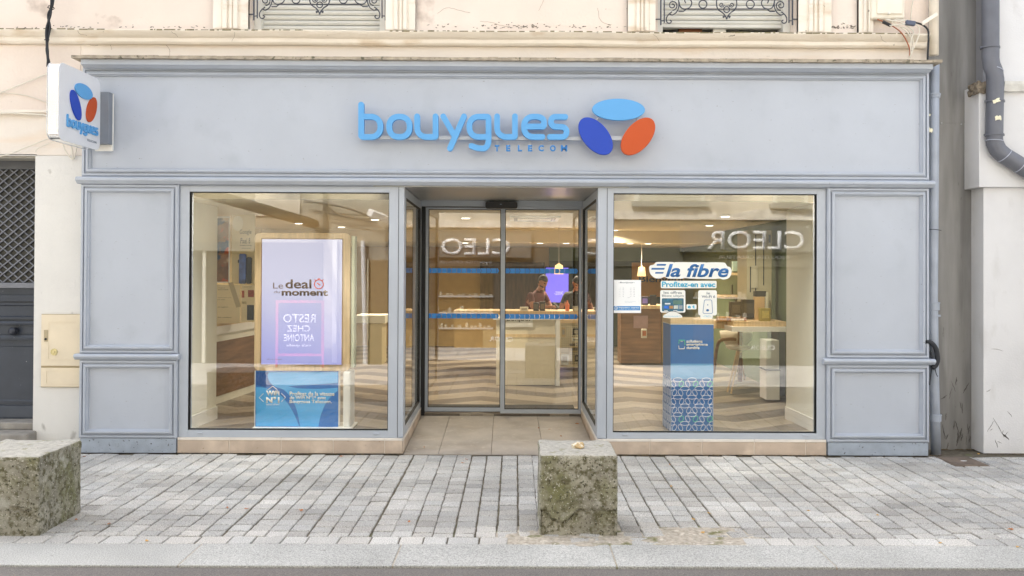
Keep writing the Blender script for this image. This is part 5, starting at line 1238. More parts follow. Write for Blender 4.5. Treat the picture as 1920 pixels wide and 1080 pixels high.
# left wall displays
pA, pB = G(402, 760, FL), G(480, 733, FL)
lc = thing('display_counter', 'cream topped counter with a brown wood front along the left wall', 'counter', (pA[0], pA[1], FL))
dirv = Vector((pB[0]-pA[0], pB[1]-pA[1])); pE = (pA[0]+dirv.x*2.2, pA[1]+dirv.y*2.2)
ztc = P(405, 612, pA[1])[1]
wallseg('front', pA, pE, .5, FL+.10, ztc-.20, WOODD, lc); wallseg('plinth', (pA[0]-.01, pA[1]), (pE[0]-.01, pE[1]), .45, FL+.001, FL+.099, CWALL, lc)
wallseg('drawer_band', (pA[0]+.0, pA[1]-.02), pE, .52, ztc-.199, ztc-.10, CWALL, lc); wallseg('top', (pA[0]+.04, pA[1]-.06), (pE[0]+.04, pE[1]), .6, ztc-.099, ztc, WHITE, lc)
bm = B(); wallseg('wood_edge', (pA[0]+.03, pA[1]-.05), (pE[0]+.03, pE[1]), .57, ztc+.001, ztc+.012, WOODH, lc)
YL = pA[1]+.5
def pl(px0, px1, py0, py1, y, m, name, parent=None, th=.02, bev=0):
    x0, z0 = P(px0, py1, y); x1, z1 = P(px1, py0, y); return boxo(name, m, parent, x0, x1, y, y+th, z0, z1, bev)
t_ = thing('poster', 'narrow colourful portrait poster behind the left window', 'poster', (P(417, 528, YL)[0], YL, P(417, 528, YL)[1]))
pl(396, 431, 405, 530, YL, WHITE, 'board', t_)
pl(396, 429, 409, 528, YL-.003, mat('portrait_print', hx('8e6a4c'), .6, var=.6, scale=7, spots=[(hx('c5562a'), 6, .52, .06), (hx('24466b'), 5, .56, .05), (hx('e8d3b0'), 4, .6, .1)]), 'print', t_, .0025)
t_ = thing('phone_poster', 'cream phone advertising board with two upright phone pictures', 'poster', (P(455, 532, YL)[0], YL, P(455, 532, YL)[1]))
bd_ = pl(434, 478, 403, 532, YL, plain('cream_board', 'dccfa6', .6), 'board', t_)
txt('Google', 449.5, 471.5, 430.5, 441, YL-.002, DKT, bd_); txt('Pixel 8', 451, 469, 446, 456.5, YL-.002, DKT, bd_); txt('Smartphone conçu par', 450, 472, 459, 461.5, YL-.002, DKT, bd_); txt('notre partenaire', 453, 470, 464.5, 466.5, YL-.002, DKT, bd_)
x, z = P(446, 419, YL-.01); obj('round_tag', plate(B(), ell(x, z, .07, .1), YL-.015, YL-.012), plain('pale_tag', 'e2dcc4'), bd_)
obj('phone_picture', plate(B(), rrect(P(453, 0, YL)[0], P(466, 0, YL)[0], P(455, 532, YL)[1], P(455, 476, YL)[1], .02), YL-.03, YL-.004), mat('blue_phone', hx('3b5fae'), .3, var=.6, scale=12), bd_, .004)
obj('phone_picture', plate(B(), rrect(P(467, 0, YL)[0], P(476, 0, YL)[0], P(455, 532, YL)[1], P(455, 482, YL)[1], .02), YL-.03, YL-.004), BLACK, bd_, .004)
pl(446, 452, 487, 493, YL-.02, BLACK, 'camera_picture', bd_, .015)
for i, (a0, a1, b0, b1, l_) in enumerate(((404, 450, 534, 606, 'large cream leaflet board leaning on the left counter'), (452, 478, 534, 604, 'cream price board with small phone pictures on the left counter'))):
    t_ = thing('price_board', l_, 'price board', (P(a0, b1, YL-.15)[0], YL-.15, P(a0, b1, YL-.15)[1])); b_ = pl(a0, a1, b0, b1, YL-.15, plain('cream_paper', 'e8d9b0', .7), 'board', t_)
    if i == 0:
        for j, (s, v) in enumerate((('La recharge de', 539), ('votre mobile', 542), ('À partir de 29 euros', 557), ('par mois', 561), ('sans engagement', 575), ('Voir conditions', 594))): txt(s, 408, 408+14+6*(j % 3), v, v+2, YL-.152, DKT, b_)
        o_ = obj('grey_stripe', plate(B(), [P(u, v, YL-.152) for u, v in ((428, 530), (437, 529), (452, 575), (443, 577))], YL-.154, YL-.1525), plain('grey_beige', 'b9aa86'), b_)
    else:
        txt('Comparatif', 455, 472, 537, 539, YL-.152, DKT, b_)
        for (u0, u1, v0, v1, h_) in ((453, 458, 545, 558, 'b0552a'), (465, 476, 544, 557, 'a6472c'), (463, 476, 572, 600, '33363c'), (453, 462, 565, 570, 'c4b68c')): pl(u0, u1, v0, v1, YL-.156, plain('pic_'+h_, h_, .5, var=.4, scale=40), 'picture', b_, .003)
# right part of the left window: low cream table
t_ = thing('side_table', 'low cream display table right of the poster screen', 'table', (P(690, 640, 3)[0], 3, FL))
pl(664, 722, 592, 606, 3.0, CWALL, 'top', t_, .5); pl(690, 716, 607, 684, 3.05, plain('cream_cabinet', 'c9bd98'), 'cabinet', t_, .4)

# reception desk, seen through the doors
gx, YR = G(1000, 723, FL)
rd = thing('reception_desk', 'cream reception desk facing the doors with an oak stripe', 'desk', (P(1000, 723, YR)[0], YR, FL))
pl(930, 1041, 600, 722, YR, DESK, 'front_panel', rd, .6, .004); pl(1041.5, 1050, 600, 724, YR-.05, WHITE, 'end_panel', rd, .7, .004)
pl(930, 1044, 627, 632.5, YR-.012, WOODH, 'oak_stripe', rd, .011); pl(925, 1052, 596, 599.5, YR-.06, WHITE, 'top', rd, .8, .003)
c_ = pl(948, 999, 590, 613, YR-.03, WHITE, 'welcome_panel', rd, .012); txt('Bonjour', 950, 997.5, 594, 604, YR-.033, DKT, c_, .02)
# service counter with the two men
YK = 6.0
sc_ = thing('service_counter', 'long oak service counter where the two men stand', 'counter', (P(1010, 640, YK)[0], YK, FL))
pl(850, 1120, 584, 592, YK, WOODH, 'top', sc_, .7); pl(852, 1118, 592.5, 652, YK+.03, GOLDW, 'front', sc_, .6)
def prop(name, px0, px1, py0, py1, y, h_, label, cat, th=.06, group=None, bev=.004, extra=None):
    x0, z0 = P(px0, py1, y); x1, z1 = P(px1, py0, y)
    t_ = thing(name, label, cat, ((x0+x1)/2, y, z0), group); boxo('case', plain('c_'+h_, h_, .5, var=.12), t_, x0, x1, y, y+th, z0, z1, bev)
    if extra: boxo('front_label', plain('c_'+extra, extra, .5, var=.2, scale=40), t_, x0+(x1-x0)*.15, x1-(x1-x0)*.15, y-.004, y-.0005, z0+(z1-z0)*.25, z0+(z1-z0)*.8, 0)
    return t_
prop('card_holder', 975, 990.5, 575.5, 584, YK+.05, 'eceadd', 'small white card standing on the oak counter', 'card', extra='b5b0a0')
prop('product_box', 1000, 1010.5, 567, 584, YK+.1, '17171a', 'left black accessory box on the oak counter', 'box', extra='55514a'); prop('product_box', 1012, 1022, 566, 584, YK+.1, '1d1c1e', 'right black accessory box on the oak counter', 'box', extra='6a5a40')
t_ = thing('hand_gel', 'orange plastic bottle on the oak counter', 'bottle', (P(1064, 584, YK+.1)[0], YK+.15, P(1064, 584, YK)[1])); bm = B(); lathe(bm, [(.035, 0), (.035, .11), (.02, .14), (.012, .15), (.012, .18)], t_.location, 16); obj('bottle', bm, plain('orange_plastic', 'd8703c', .4), t_)
prop('tablet', 1074, 1086, 574, 586, YK+.05, '8c8876', 'grey tablet stand at the right end of the oak counter', 'tablet', extra='d3d0bf')
pl(900, 1021, 492, 582, 10.3, mat('walnut_panelling', (.085, .045, .028), .5, var=.4, scale=3, stretch=(6, 1, 1)), 'walnut_panel', rm, .1)
# back poster, purple screen
pl(1010.5, 1021.5, 522, 567, 9.8, BLACK, 'board_tmp', None, .02); o_ = S.objects['board_tmp']; o_.name = 'wall_poster'; tag(o_, 'narrow orange and grey poster left of the purple screen', 'poster'); pl(1011.5, 1021, 523, 543, 9.79, plain('poster_orange', 'b5633a', .6, var=.4, scale=8), 'orange_field', o_, .008); pl(1011.5, 1021, 544, 566, 9.79, plain('poster_grey', '8f9a8e', .6, var=.2, scale=12), 'grey_field', o_, .008)
t_ = thing('wall_screen', 'bright purple wall screen between the two men', 'screen', (P(1045, 568, 10)[0], 10, P(1045, 568, 10)[1])); pl(1021.5, 1067.5, 500, 568.5, 10.0, BLACK, 'bezel', t_, .05); sc2 = pl(1023, 1066, 502, 567, 9.99, emit('purple_screen', (.22, .17, .95), .36), 'screen', t_, .009)
txt('-200€', 1039, 1056, 546, 553, 9.987, emit('lavender_print', (.5, .45, 1), .4), sc2, .02)
# pendant lamps
def pendant(px, py_top, py_bot, hw, y, label, straight=False):
    x, zt = P(px, py_top, y); _, zb = P(px, py_bot, y); r = P(px+hw, py_bot, y)[0]-x; h = zt-zb
    t_ = thing('pendant_lamp', label, 'lamp', (x, y, zb), 'lit pendant lamps in the shop'); bm = B()
    prof = [(r*.15, h), (r*.35, h*.93), (r*.8, h*.8), (r*.85, h*.5), (r, h*.42), (r*.95, 0)] if not straight else [(r*.3, h), (r*.75, h*.95), (r, 0)]
    lathe(bm, prof, (x, y, zb), 24); obj('shade', bm, LAMPM, t_, smooth=True)
    bm = B(); tube(bm, [(x, y, zb+h), (x, y, CE if y < 7 else 2.28)], .006, 6); obj('cord', bm, CABW, t_)
    li = bpy.data.lights.new('pendant_bulb', 'POINT'); li.energy = 1.2; li.color = (1, .7, .4); li.shadow_soft_size = .1; lo = bpy.data.objects.new('bulb', li); lo.location = (x, y, zb-.05); link(lo, t_)
pendant(1048, 494, 514, 9, 5.6, 'lit amber pendant lamp with a two-tiered shade in front of the purple screen'); pendant(1203, 500, 518, 8, 7.6, 'lit amber cone pendant lamp before the orange welcome panel', True)
# accessory rack to the right of the desk
YA = 5.4
ar = thing('accessory_rack', 'pegboard rack of small packaged accessories right of the reception desk', 'rack', (P(1070, 690, YA)[0], YA, FL))
pl(1050.5, 1092, 604, 688, YA, plain('pegboard', 'cfc4a4'), 'pegboard', ar, .03); pl(1050.5, 1092, 600, 606, YA-.05, WOODH, 'top_board', ar, .09)
bm = B()
for i in range(10):
    for j in range(18):
        x, z = P(1054+i*3.9, 610+j*4.2, YA); box(bm, x-.006, x+.006, YA-.003, YA-.0005, z-.006, z+.006)
obj('peg_holes', bm, DKT, ar)
for i, (a0, a1, b0, b1, h_) in enumerate(((1053, 1060, 614, 632, 'b59d6a'), (1074, 1086, 616, 628, '1a1b1e'), (1073, 1087, 634, 640, 'd8ddd8'), (1068, 1078, 645, 648, '141414'), (1068, 1086, 650, 660, 'c9b48a'), (1052, 1066, 664, 684, 'd0d4d2'), (1078, 1088, 666, 678, '22252b'), (1076, 1082, 652, 657, '111214'))):
    prop('accessory_pack', a0, a1, b0, b1, YA-.04-.005*i, h_, ('tan hanging pack at the top left of the pegboard', 'black hanging pack at the top right of the pegboard', 'pale hanging pack under the black one', 'thin black pack in the middle of the pegboard', 'wide tan pack in the middle of the pegboard', 'silver pack at the bottom left of the pegboard', 'dark pack at the bottom right of the pegboard', 'small black pouch over the wide tan pack')[i], 'accessory', .03, extra='8f8a7c')
# right side of the shop
YB2 = 10.35
wp = thing('welcome_panel', 'orange wood wall panel with black welcome lettering behind the fibre sticker', 'panel', (P(1220, 555, YB2)[0], YB2, P(1220, 555, YB2)[1]))
b_ = pl(1185, 1322, 493, 556, YB2, mat('orange_wood', hx('d29a4e'), .6, var=.1, scale=3), 'board', wp, .06); txt('Bienvenue', 1198, 1300, 518, 529, YB2-.003, BLACK, b_, .02, depth=.01)
YD2 = 6.9
dk = thing('service_desk', 'brown oak service desk on the right side of the shop', 'desk', (P(1200, 680, YD2)[0], YD2, FL)); pl(1160, 1262, 573, 579, YD2, WOODH, 'top', dk, .7); pl(1164, 1240, 579.5, 681, YD2+.05, WOODD, 'front', dk, .5); pl(1241, 1256, 579.5, 679, YD2+.1, GOLDW, 'side_panel', dk, .4)
pl(1188, 1215, 592, 615, YD2+.045, plain('mauve_poster', 'a98c8c', .6, var=.2), 'mauve_notice', dk, .004); prop('monitor', 1203, 1216, 556, 573, YD2+.1, '2a2b45', 'dark monitor with a purple glow on the oak desk', 'monitor', extra='6a62b8'); prop('monitor', 1219, 1231, 553, 573, YD2+.1, '15161a', 'black monitor beside the purple one on the oak desk', 'monitor')
prop('ticket_terminal', 1203, 1213, 617, 634, YD2-.3, 'c9c4b4', 'small payment terminal stand before the oak desk', 'terminal', extra='b0642c')
# wall shelves and cabinets on the right wall
XW_ = 3.74
def shelf(px0, px1, py, label):
    ya_ = XW_*FPX/(px1-966)-8.1; yb_ = XW_*FPX/(px0+14-966)-8.1; z = P(px1-5, py, ya_)[1]
    t_ = thing('wall_shelf', label, 'shelf', (XW_, ya_, z)); boxo('board', WOODH, t_, XW_-.45, XW_-.001, ya_, yb_, z-.02, z+.02, .003)
    bm = B(); [box(bm, XW_-.03, XW_-.002, y_-.01, y_+.01, z-.2, z-.021) for y_ in (ya_+.1, yb_-.1)]; obj('bracket', bm, STEEL, t_); return ya_, z
for px0, px1, py, l_ in ((1372, 1405, 514, 'upper oak shelf on the green right wall'), (1365, 1412, 558, 'lower oak shelf on the green right wall')): shelf(px0, px1, py, l_)
for i, (a0, a1, b0, b1, h_, y_) in enumerate(((1385, 1394, 488, 507, '3a2722', 5.2), (1374, 1383, 490, 509, '9db0a0', 5.2), (1396, 1400, 478, 507, 'c9a978', 5.15), (1372, 1375, 534, 552, '3d4a3a', 4.7), (1386, 1393, 536, 552, 'b9bfa2', 4.7))):
    prop('shelf_product', a0, a1, b0, b1, y_, h_, ('dark red product box on the upper shelf', 'pale green product box on the upper shelf', 'thin tan product on the upper shelf', 'dark upright device on the lower shelf', 'clear green case on the lower shelf')[i], 'product', .08, extra='d5cfc0' if i == 0 else None)
ct = thing('tall_cabinet', 'tall cream cabinet with dark slots at the right wall', 'cabinet', (P(1424, 600, 3.6)[0], 3.6, FL)); pl(1400, 1447, 432, 600, 3.6, plain('cream_cabinet2', 'bdb79c', .6), 'body', ct, .5, .004)
for (a0, a1, b0, b1) in ((1406, 1408, 500, 548), (1416, 1418, 440, 545), (1431, 1433, 436, 535), (1441, 1445, 440, 455)): pl(a0, a1, b0, b1, 3.596, DKT, 'slot', ct, .003)
pl(1409, 1421, 498, 540, 3.585, plain('stone_panel', 'c7c3ad'), 'door', ct, .012)
tb = thing('product_table', 'white edged product table behind the right window', 'table', (P(1405, 700, 3.1)[0], 3.1, FL)); pl(1375, 1474, 603, 612, 3.05, WOODH, 'oak_tray', tb, .9); pl(1372, 1474, 613, 622, 3.0, WHITE, 'top', tb, 1.0); pl(1460, 1472, 622.5, 742, 3.05, plain('slate_panel', '6c7480', .6), 'end_panel', tb, .5); pl(1385, 1392, 622.5, 716, 3.6, WOODD, 'leg', tb, .06)
for i, (a0, a1, b0, b1, h_, y_, l_) in enumerate(((1370, 1391, 566, 594, '2a2620', 3.5, 'black framed device display, left one on the product table'), (1392, 1417, 562, 596, '2c2923', 3.45, 'larger black framed device display on the product table'), (1416, 1437, 546, 556, '3e3c34', 3.4, 'dark small device on top of the tan box'), (1416, 1434, 556.5, 602, 'c8a878', 3.4, 'tan cardboard box on the product table'), (1435, 1441, 548, 600, 'd2cfba', 3.4, 'pale upright device on the product table'), (1426, 1445, 578, 603, '9a8a3a', 3.1, 'yellow framed picture at the front of the product table'), (1346, 1372, 594, 603, 'b98b52', 3.3, 'oak drawer box at the left of the product table'), (1366, 1400, 596, 603, '8a5a30', 3.15, 'brown tray of flyers on the product table'))):
    prop('product_display' if i != 3 else 'cardboard_box', a0, a1, b0, b1, y_, h_, l_, 'display', .1, extra={5: 'c8b45a', 7: 'd8d0bc', 0: '4c4538', 1: '4a4436'}.get(i))
boxo('lower_drawer', WOODH, tb, P(1330, 0, 3.4)[0], P(1372, 0, 3.4)[0], 3.4, 3.9, P(1350, 616, 3.4)[1], P(1350, 602, 3.4)[1], .003)
pc = thing('white_pillar', 'white boxy pedestal beside the slate panel in the right window', 'pedestal', (P(1449, 752, 2.75)[0], 2.75, FL)); pl(1437, 1462, 695, 750, 2.75, WHITE, 'lower_box', pc, .3, .004); pl(1437, 1461, 638, 693, 2.78, plain('grey_white', 'cfd0cf'), 'upper_box', pc, .3, .004); pl(1436, 1464, 693.3, 694.8, 2.74, DKT, 'dark_joint', pc, .3)  # dark strip where the two boxes meet
# wooden stool
st = thing('wooden_stool', 'tall oak stool with splayed legs behind the blue column', 'stool', (P(1378, 735, 3.5)[0], 3.5, FL)); YST = 3.5
def q3(px, py, y): x, z = P(px, py, y); return (x, y, z)
for (a, b) in (((1383, 658, YST), (1364, 735, YST-.1)), ((1386, 660, YST), (1371, 738, YST-.18)), ((1388, 658, YST+.1), (1396, 712, YST+.4)), ((1384, 660, YST+.1), (1385, 712, YST+.5))): obj('leg', tube(B(), [q3(*a), q3(*b)], [.018, .012], 8), WOOD, st)
x, y, z = q3(1385, 655, YST+.1); bm = B(); lathe(bm, [(.0, 0), (.14, .0), (.17, .02), (.18, .05), (.0, .055)], (x, y, z), 24); obj('seat', bm, DESK, st, smooth=True)
ch = thing('shell_chair', 'brown framed chair with a cream shell seat at the product table', 'chair', (P(1358, 700, 4.2)[0], 4.2, FL)); obj('leg', tube(B(), smooth_pts([q3(1338, 700, 4.2), q3(1343, 660, 4.2), q3(1349, 640, 4.2), q3(1364, 636, 4.2), q3(1380, 636, 4.2)]), .025, 8), WOODD, ch)
obj('leg', tube(B(), [q3(1386, 634, 4.2), q3(1389, 705, 4.3)], .02, 8), WOODD, ch)
bm = B(); x, y, z = q3(1380, 636, 4.4); lathe(bm, [(.02, -.12), (.14, -.1), (.22, .0), (.24, .12)], (x, y, z), 24); obj('shell', bm, DESK, ch, smooth=True)

# ------------------------------------------------------------------ people
SKIN = plain('skin', '8f6350', .6, var=.1); HAIR = plain('dark_hair', '1a1412', .7, var=.3)
def person(loc, rz, label, shirt, lean=.12, nod=25, arms='phone', beard=True):
    t_ = bpy.data.objects.new('person', None); t_.location = loc; C.objects.link(t_); tag(t_, label, 'person')
    ca, sa = cos(rz), sin(rz)
    J = {'pel': (0, 0, .95), 'bel': (0, .02-lean*.2, 1.08), 'che': (0, -lean*.7, 1.28), 'nb': (0, -lean, 1.44), 'nk': (0, -lean-.03, 1.50), 'hd': (0, -lean-.08, 1.58)}
    R_ = {'pel': .145, 'bel': .13, 'che': .155, 'nb': .085, 'nk': .056, 'hd': .06}
    E_ = [('pel', 'bel'), ('bel', 'che'), ('che', 'nb'), ('nb', 'nk'), ('nk', 'hd')]
    for s, n in ((-1, 'L'), (1, 'R')):
        J['sh'+n] = (s*.185, -lean*.85, 1.40); R_['sh'+n] = .068
        if arms == 'phone': el, wr = (s*.25, -lean-.07, 1.15), (s*.10, -lean-.31, 1.19)
        else: el, wr = (s*.29, -lean-.02, 1.13), (s*.20, -lean-.22, 1.02)
        J['el'+n] = el; J['wr'+n] = wr; R_['el'+n] = .045; R_['wr'+n] = .028
        d = (Vector(wr)-Vector(el)).normalized(); pa = Vector(wr)+d*.06; J['pa'+n] = tuple(pa); R_['pa'+n] = .034
        E_ += [('che', 'sh'+n), ('sh'+n, 'el'+n), ('el'+n, 'wr'+n), ('wr'+n, 'pa'+n)]
        side = Vector((1, 0, 0))
        for k in range(4):
            L_ = (.062, .072, .067, .052)[k]; b0 = pa+side*(k-1.5)*.017+d*.01; m1 = b0+d*L_*.55+Vector((0, 0, -.010)); m2 = m1+(d*.6+Vector((0, 0, -.8))).normalized()*L_*.5
            for q_, v in (('a', b0), ('b', m1), ('c', m2)): J['f%s%d%s' % (n, k, q_)] = tuple(v); R_['f%s%d%s' % (n, k, q_)] = .0085
            E_ += [('pa'+n, 'f%s%da' % (n, k)), ('f%s%da' % (n, k), 'f%s%db' % (n, k)), ('f%s%db' % (n, k), 'f%s%dc' % (n, k))]
        th = Vector(wr)+d*.035-side*s*.03; th2 = th+d*.035-side*s*.012+Vector((0, 0, .008)); J['t%sa' % n] = tuple(th); J['t%sb' % n] = tuple(th2); R_['t%sa' % n] = R_['t%sb' % n] = .0105; E_ += [('wr'+n, 't%sa' % n), ('t%sa' % n, 't%sb' % n)]
        J['hp'+n] = (s*.095, .0, .90); J['kn'+n] = (s*.11, -.02, .50); J['an'+n] = (s*.12, .03, .09); J['to'+n] = (s*.14, -.13, .04)
        for q_, r in (('hp', .098), ('kn', .062), ('an', .042), ('to', .038)): R_[q_+n] = r
        E_ += [('pel', 'hp'+n), ('hp'+n, 'kn'+n), ('kn'+n, 'an'+n), ('an'+n, 'to'+n)]
    names = list(J); me = bpy.data.meshes.new('body'); me.from_pydata([J[n] for n in names], [(names.index(a), names.index(b)) for a, b in E_], [])
    o = bpy.data.objects.new('tmp', me); C.objects.link(o); md = o.modifiers.new('s', 'SKIN'); sub = o.modifiers.new('ss', 'SUBSURF'); sub.levels = sub.render_levels = 1
    for i, n in enumerate(names): me.skin_vertices[0].data[i].radius = (R_[n], R_[n]); me.skin_vertices[0].data[i].use_root = (n == 'pel')
    dg = bpy.context.evaluated_depsgraph_get(); m2 = bpy.data.meshes.new_from_object(o.evaluated_get(dg)); bpy.data.objects.remove(o)
    bm = B(); bm.from_mesh(m2); bpy.data.meshes.remove(m2)
    # head: shaped ellipsoid with brow, nose, jaw and ears joined into the same mesh
    H = Matrix.Translation((0, -lean-.085, 1.625))@Matrix.Rotation(radians(nod), 4, 'X')
    hd = bmesh.ops.create_uvsphere(bm, u_segments=28, v_segments=20, radius=1)['verts']
    for v in hd:
        x, y, z = v.co; wj = 1-.28*max(0, -z)**1.2; X = x*.076*wj; Y = y*.097*(1-.12*max(0, -z)); Z = z*.122
        if y < 0:
            Y -= .022*math.exp(-((x/.18)**2+((z+.12)/.2)**2)); Y += .010*sum(math.exp(-(((x-s*.42)/.22)**2+((z-.12)/.13)**2)) for s in (-1, 1)); Y -= .008*math.exp(-((x/.3)**2+((z+.48)/.08)**2)); Y -= .010*math.exp(-((x/.3)**2+((z+.85)/.16)**2))
        ear = math.exp(-(((y-.05)/.22)**2+((z+.05)/.25)**2)); X += (1 if x > 0 else -1)*.014*ear*(abs(x) > .8)
        v.co = H@Vector((X, Y, Z))
    hs2 = set(hd)
    for f in bm.faces:
        c_ = f.calc_center_median(); hf = all(v in hs2 for v in f.verts); f.smooth = True
        if hf:
            l_ = H.inverted()@c_; f.material_index = 3 if (beard and l_.y < -.01 and l_.z < -.055 and not (abs(l_.x) < .02 and -.068 < l_.z < -.05)) else 0
            if l_.y < -.06 and .004 < l_.z < .022 and .018 < abs(l_.x) < .045: f.material_index = 3
        elif c_.z < .94: f.material_index = 2
        else:
            arm = abs(c_.x) > .16 and c_.z < 1.27 or (c_.y < -lean-.19); f.material_index = 0 if (arm or c_.z > 1.475) else 1
    R2 = Matrix.Rotation(rz, 4, 'Z')
    for v in bm.verts: v.co = (R2@v.co)+Vector(loc)
    obj('body', bm, [SKIN, shirt, plain('dark_trousers', '23252c', .8), HAIR], t_)
    bm = B(); hv = bmesh.ops.create_uvsphere(bm, u_segments=28, v_segments=18, radius=1)['verts']
    for v in hv:
        x, y, z = v.co; lim = .30 if y < -.2 else -.35+.3*max(0, -y)
        if z < lim: z = lim-(lim-z)*.05; k = .9
        else: k = 1
        v.co = R2@(H@Vector((x*.081*k, y*.101*k+.006, z*.130+.003)))+Vector(loc)+Vector((noise.noise(v.co*9), noise.noise(v.co*9+Vector((4, 0, 0))), 0))*.004
    obj('hair', bm, HAIR, t_, smooth=True)
    if arms == 'phone':
        bm = B(); box(bm, -.037, .037, -.005, .005, -.075, .075); bmesh.ops.transform(bm, matrix=Matrix.Translation(loc)@R2@Matrix.Translation((0, -lean-.40, 1.22))@Matrix.Rotation(radians(-50), 4, 'X'), verts=bm.verts)
        tag(obj('mobile_phone', bm, BLACK, bevel=.003), 'black phone held by the man in the red shirt', 'phone')
YM1 = 6.95
x, _ = P(997, 515, YM1); _, zt1 = P(997, 515, YM1)
person((x-.02, YM1, FL+(zt1-1.75-FL)), radians(48), 'man in a dark red shirt looking down at the phone in his hands', plain('dark_red_shirt', '4a120e', .8, var=.2), lean=.20, nod=30, arms='phone')
x, zt2 = P(1077, 518, YM1)
person((x, YM1, FL+(zt2-1.74-FL)), radians(8), 'man in a black t-shirt leaning over the counter with his head lowered', plain('black_tshirt', '101114', .8, var=.2), lean=.14, nod=38, arms='down')

# ------------------------------------------------------------------ across the street (seen mirrored in the glass)
def O(px, py, plane=.045, yo=OPY):
    x, z = P(px, py, 2*plane-yo); return x, z
def obox(name, m, parent, px0, px1, py0, py1, out=.0, th=.1, plane=.045, bev=.003):
    x0, z0 = O(px0, py1, plane, OPY+out+th); x1, z1 = O(px1, py0, plane, OPY+out+th)
    return boxo(name, m, parent, x0, x1, OPY+out, OPY+out+th, z0, z1, bev)
def otxt(s, px0, px1, py0, py1, out, m, parent, plane=.045, bold=0, depth=.03):
    yo = OPY+out; x0, z0 = O(px0, py1, plane, yo); x1, z1 = O(px1, py0, plane, yo)
    F_ = Matrix.Translation((x0+x1, 0, 0))@Matrix.Rotation(pi, 4, 'Z')
    return obj('lettering', text_bm(s, x0, x1, z0, z1, -yo, depth, bold, frame=F_), m, parent)
ob_ = thing('jeweller_shop', 'jeweller across the street with grey sign boards, mirrored in the shop glass', 'shop', (1.5, OPY, -.13))
GREYS = plain('grey_sign_board', '77766e', .6, var=.04); SHF = mat('grey_beige_front', hx('5f5a4b'), .6, var=.06)
zrow = O(1300, 412)[1]
boxo('upper_wall', mat('old_cream_wall', (.66, .60, .48), .9, var=.25, scale=2, bump=.6, spots=[((.5, .44, .35), 2.2, .6, .1)]), ob_, -2.2, 8, OPY-.4, OPY, zrow+.12, 6.6, 0)
bm = B(); n = 120
for i in range(n):
    xx = -2.2+10.2*i/n; d_ = .05+.07*abs(noise.noise(Vector((xx*2.2, 0, 0)))); zz_ = .17+.12*noise.noise(Vector((xx*1.3, 7, 0))); box(bm, xx, xx+10.2/n, OPY-.02, OPY+d_, zrow, zrow+zz_)
obj('broken_ledge', bm, mat('crumbled_cream', (.88, .84, .74), .95, var=.35, scale=7, bump=1), ob_)
boxo('shop_front', SHF, ob_, -2.2, 8, OPY-.4, OPY+.0, -.14, zrow+.12, 0)
boxo('sign_band', plain('dark_band', '6b6759', .6), ob_, -2.2, 8, OPY+.001, OPY+.03, O(1300, 500)[1], zrow-.002, 0)
DP = YD+.066
for (pl_, bx, lx, sx_, by) in ((.045, (1275, 1556, 424, 472), (1325, 1508, 433, 468), (1347, 1480, 479, 487), 0), (DP, (766, 996, 438, 482), (793, 957, 447, 478), (814, 922, 489, 495.5), 0)):
    b_ = obox('sign_board', GREYS, ob_, *bx, out=.031, th=.12, plane=pl_); otxt('CLEOR', *lx, .155, WHITE, b_, pl_, .012, .022); otxt('BIJOUTIER CREATEUR', *sx_, .04, WHITE, b_, pl_, .01, .01)
# display windows with lit shelves
SHW = emit('lit_shelf_edge', (1, .95, .85), .3); DISPM = plain('ochre_display', '6f5d3a', .6, var=.3, scale=1.3); BUST = plain('white_busts', 'bdb49e', .6)
for (pl_, a0, a1, t0, rows, b0) in ((DP, 770, 925, 503, (557, 588, 617), 655), (.045, 1300, 1400, 500, (560, 600), 640)):
    f = obox('display_window', DISPM, ob_, a0, a1, t0, b0, out=.002, th=.02, plane=pl_)
    for r in rows:
        obox('shelf', SHW, f, a0, a1, r-2.5, r, out=.023, th=.04, plane=pl_); bm = B(); u = a0+4
        while u < a1-6:
            wd = random.uniform(3, 9); ht = random.uniform(4, 13); x0, z0 = O(u, r-3, pl_, OPY+.05); x1, z1 = O(u+wd, r-3-ht, pl_, OPY+.05)
            if random.random() < .6: plate(bm, rrect(x0, x1, z0, z1, min(x1-x0, z1-z0)*.45), OPY+.025, OPY+.06)
            else: box(bm, x0, x1, OPY+.025, OPY+.05, z0, z0+(z1-z0)*.4)
            u += wd+random.uniform(2, 8)
        obj('jewellery_busts', bm, BUST, f)
b_ = obox('glass_panel', plain('pale_glass_panel', 'a9ad95'), ob_, 1387, 1446, 622, 672, out=.03, th=.03); otxt('CLEOR', 1407, 1453, 648, 656, .066, WHITE, b_, .045, .02, .005)
b2_ = obox('stall_riser', plain('tan_riser', '9a8c68'), ob_, 905, 990, 619, 661, out=.03, th=.02, plane=DP); otxt('CLEOR', 918, 962, 631, 640, .056, WHITE, b2_, DP, .02, .005)
# shutters over the shop
for i, (a0, a1, b0, b1, s0, s1) in enumerate(((1190, 1322, 352, 377, 1186, 1330), (1449, 1516, 352, 381, 1446, 1522))):
    w_ = obox('shuttered_window', plain('white_shutter', 'd9d9cf', .6), ob_, a0, a1, 300, b1, out=.002, th=.05); bm = B()
    for k_ in range(14):
        x0, z0 = O(a0+8, b1-3-k_*4.4, .045, OPY+.07); x1, z1 = O(a1-8, b1-5.2-k_*4.4, .045, OPY+.07); box(bm, x0, x1, OPY+.053, OPY+.07, z0, z1)
    obj('louvres', bm, plain('grey_louvre', 'b4b6ad', .6), w_); obox('sill', plain('grey_sill', '9c9c92'), w_, s0, s1, b1+1, b1+10, out=.0, th=.16)
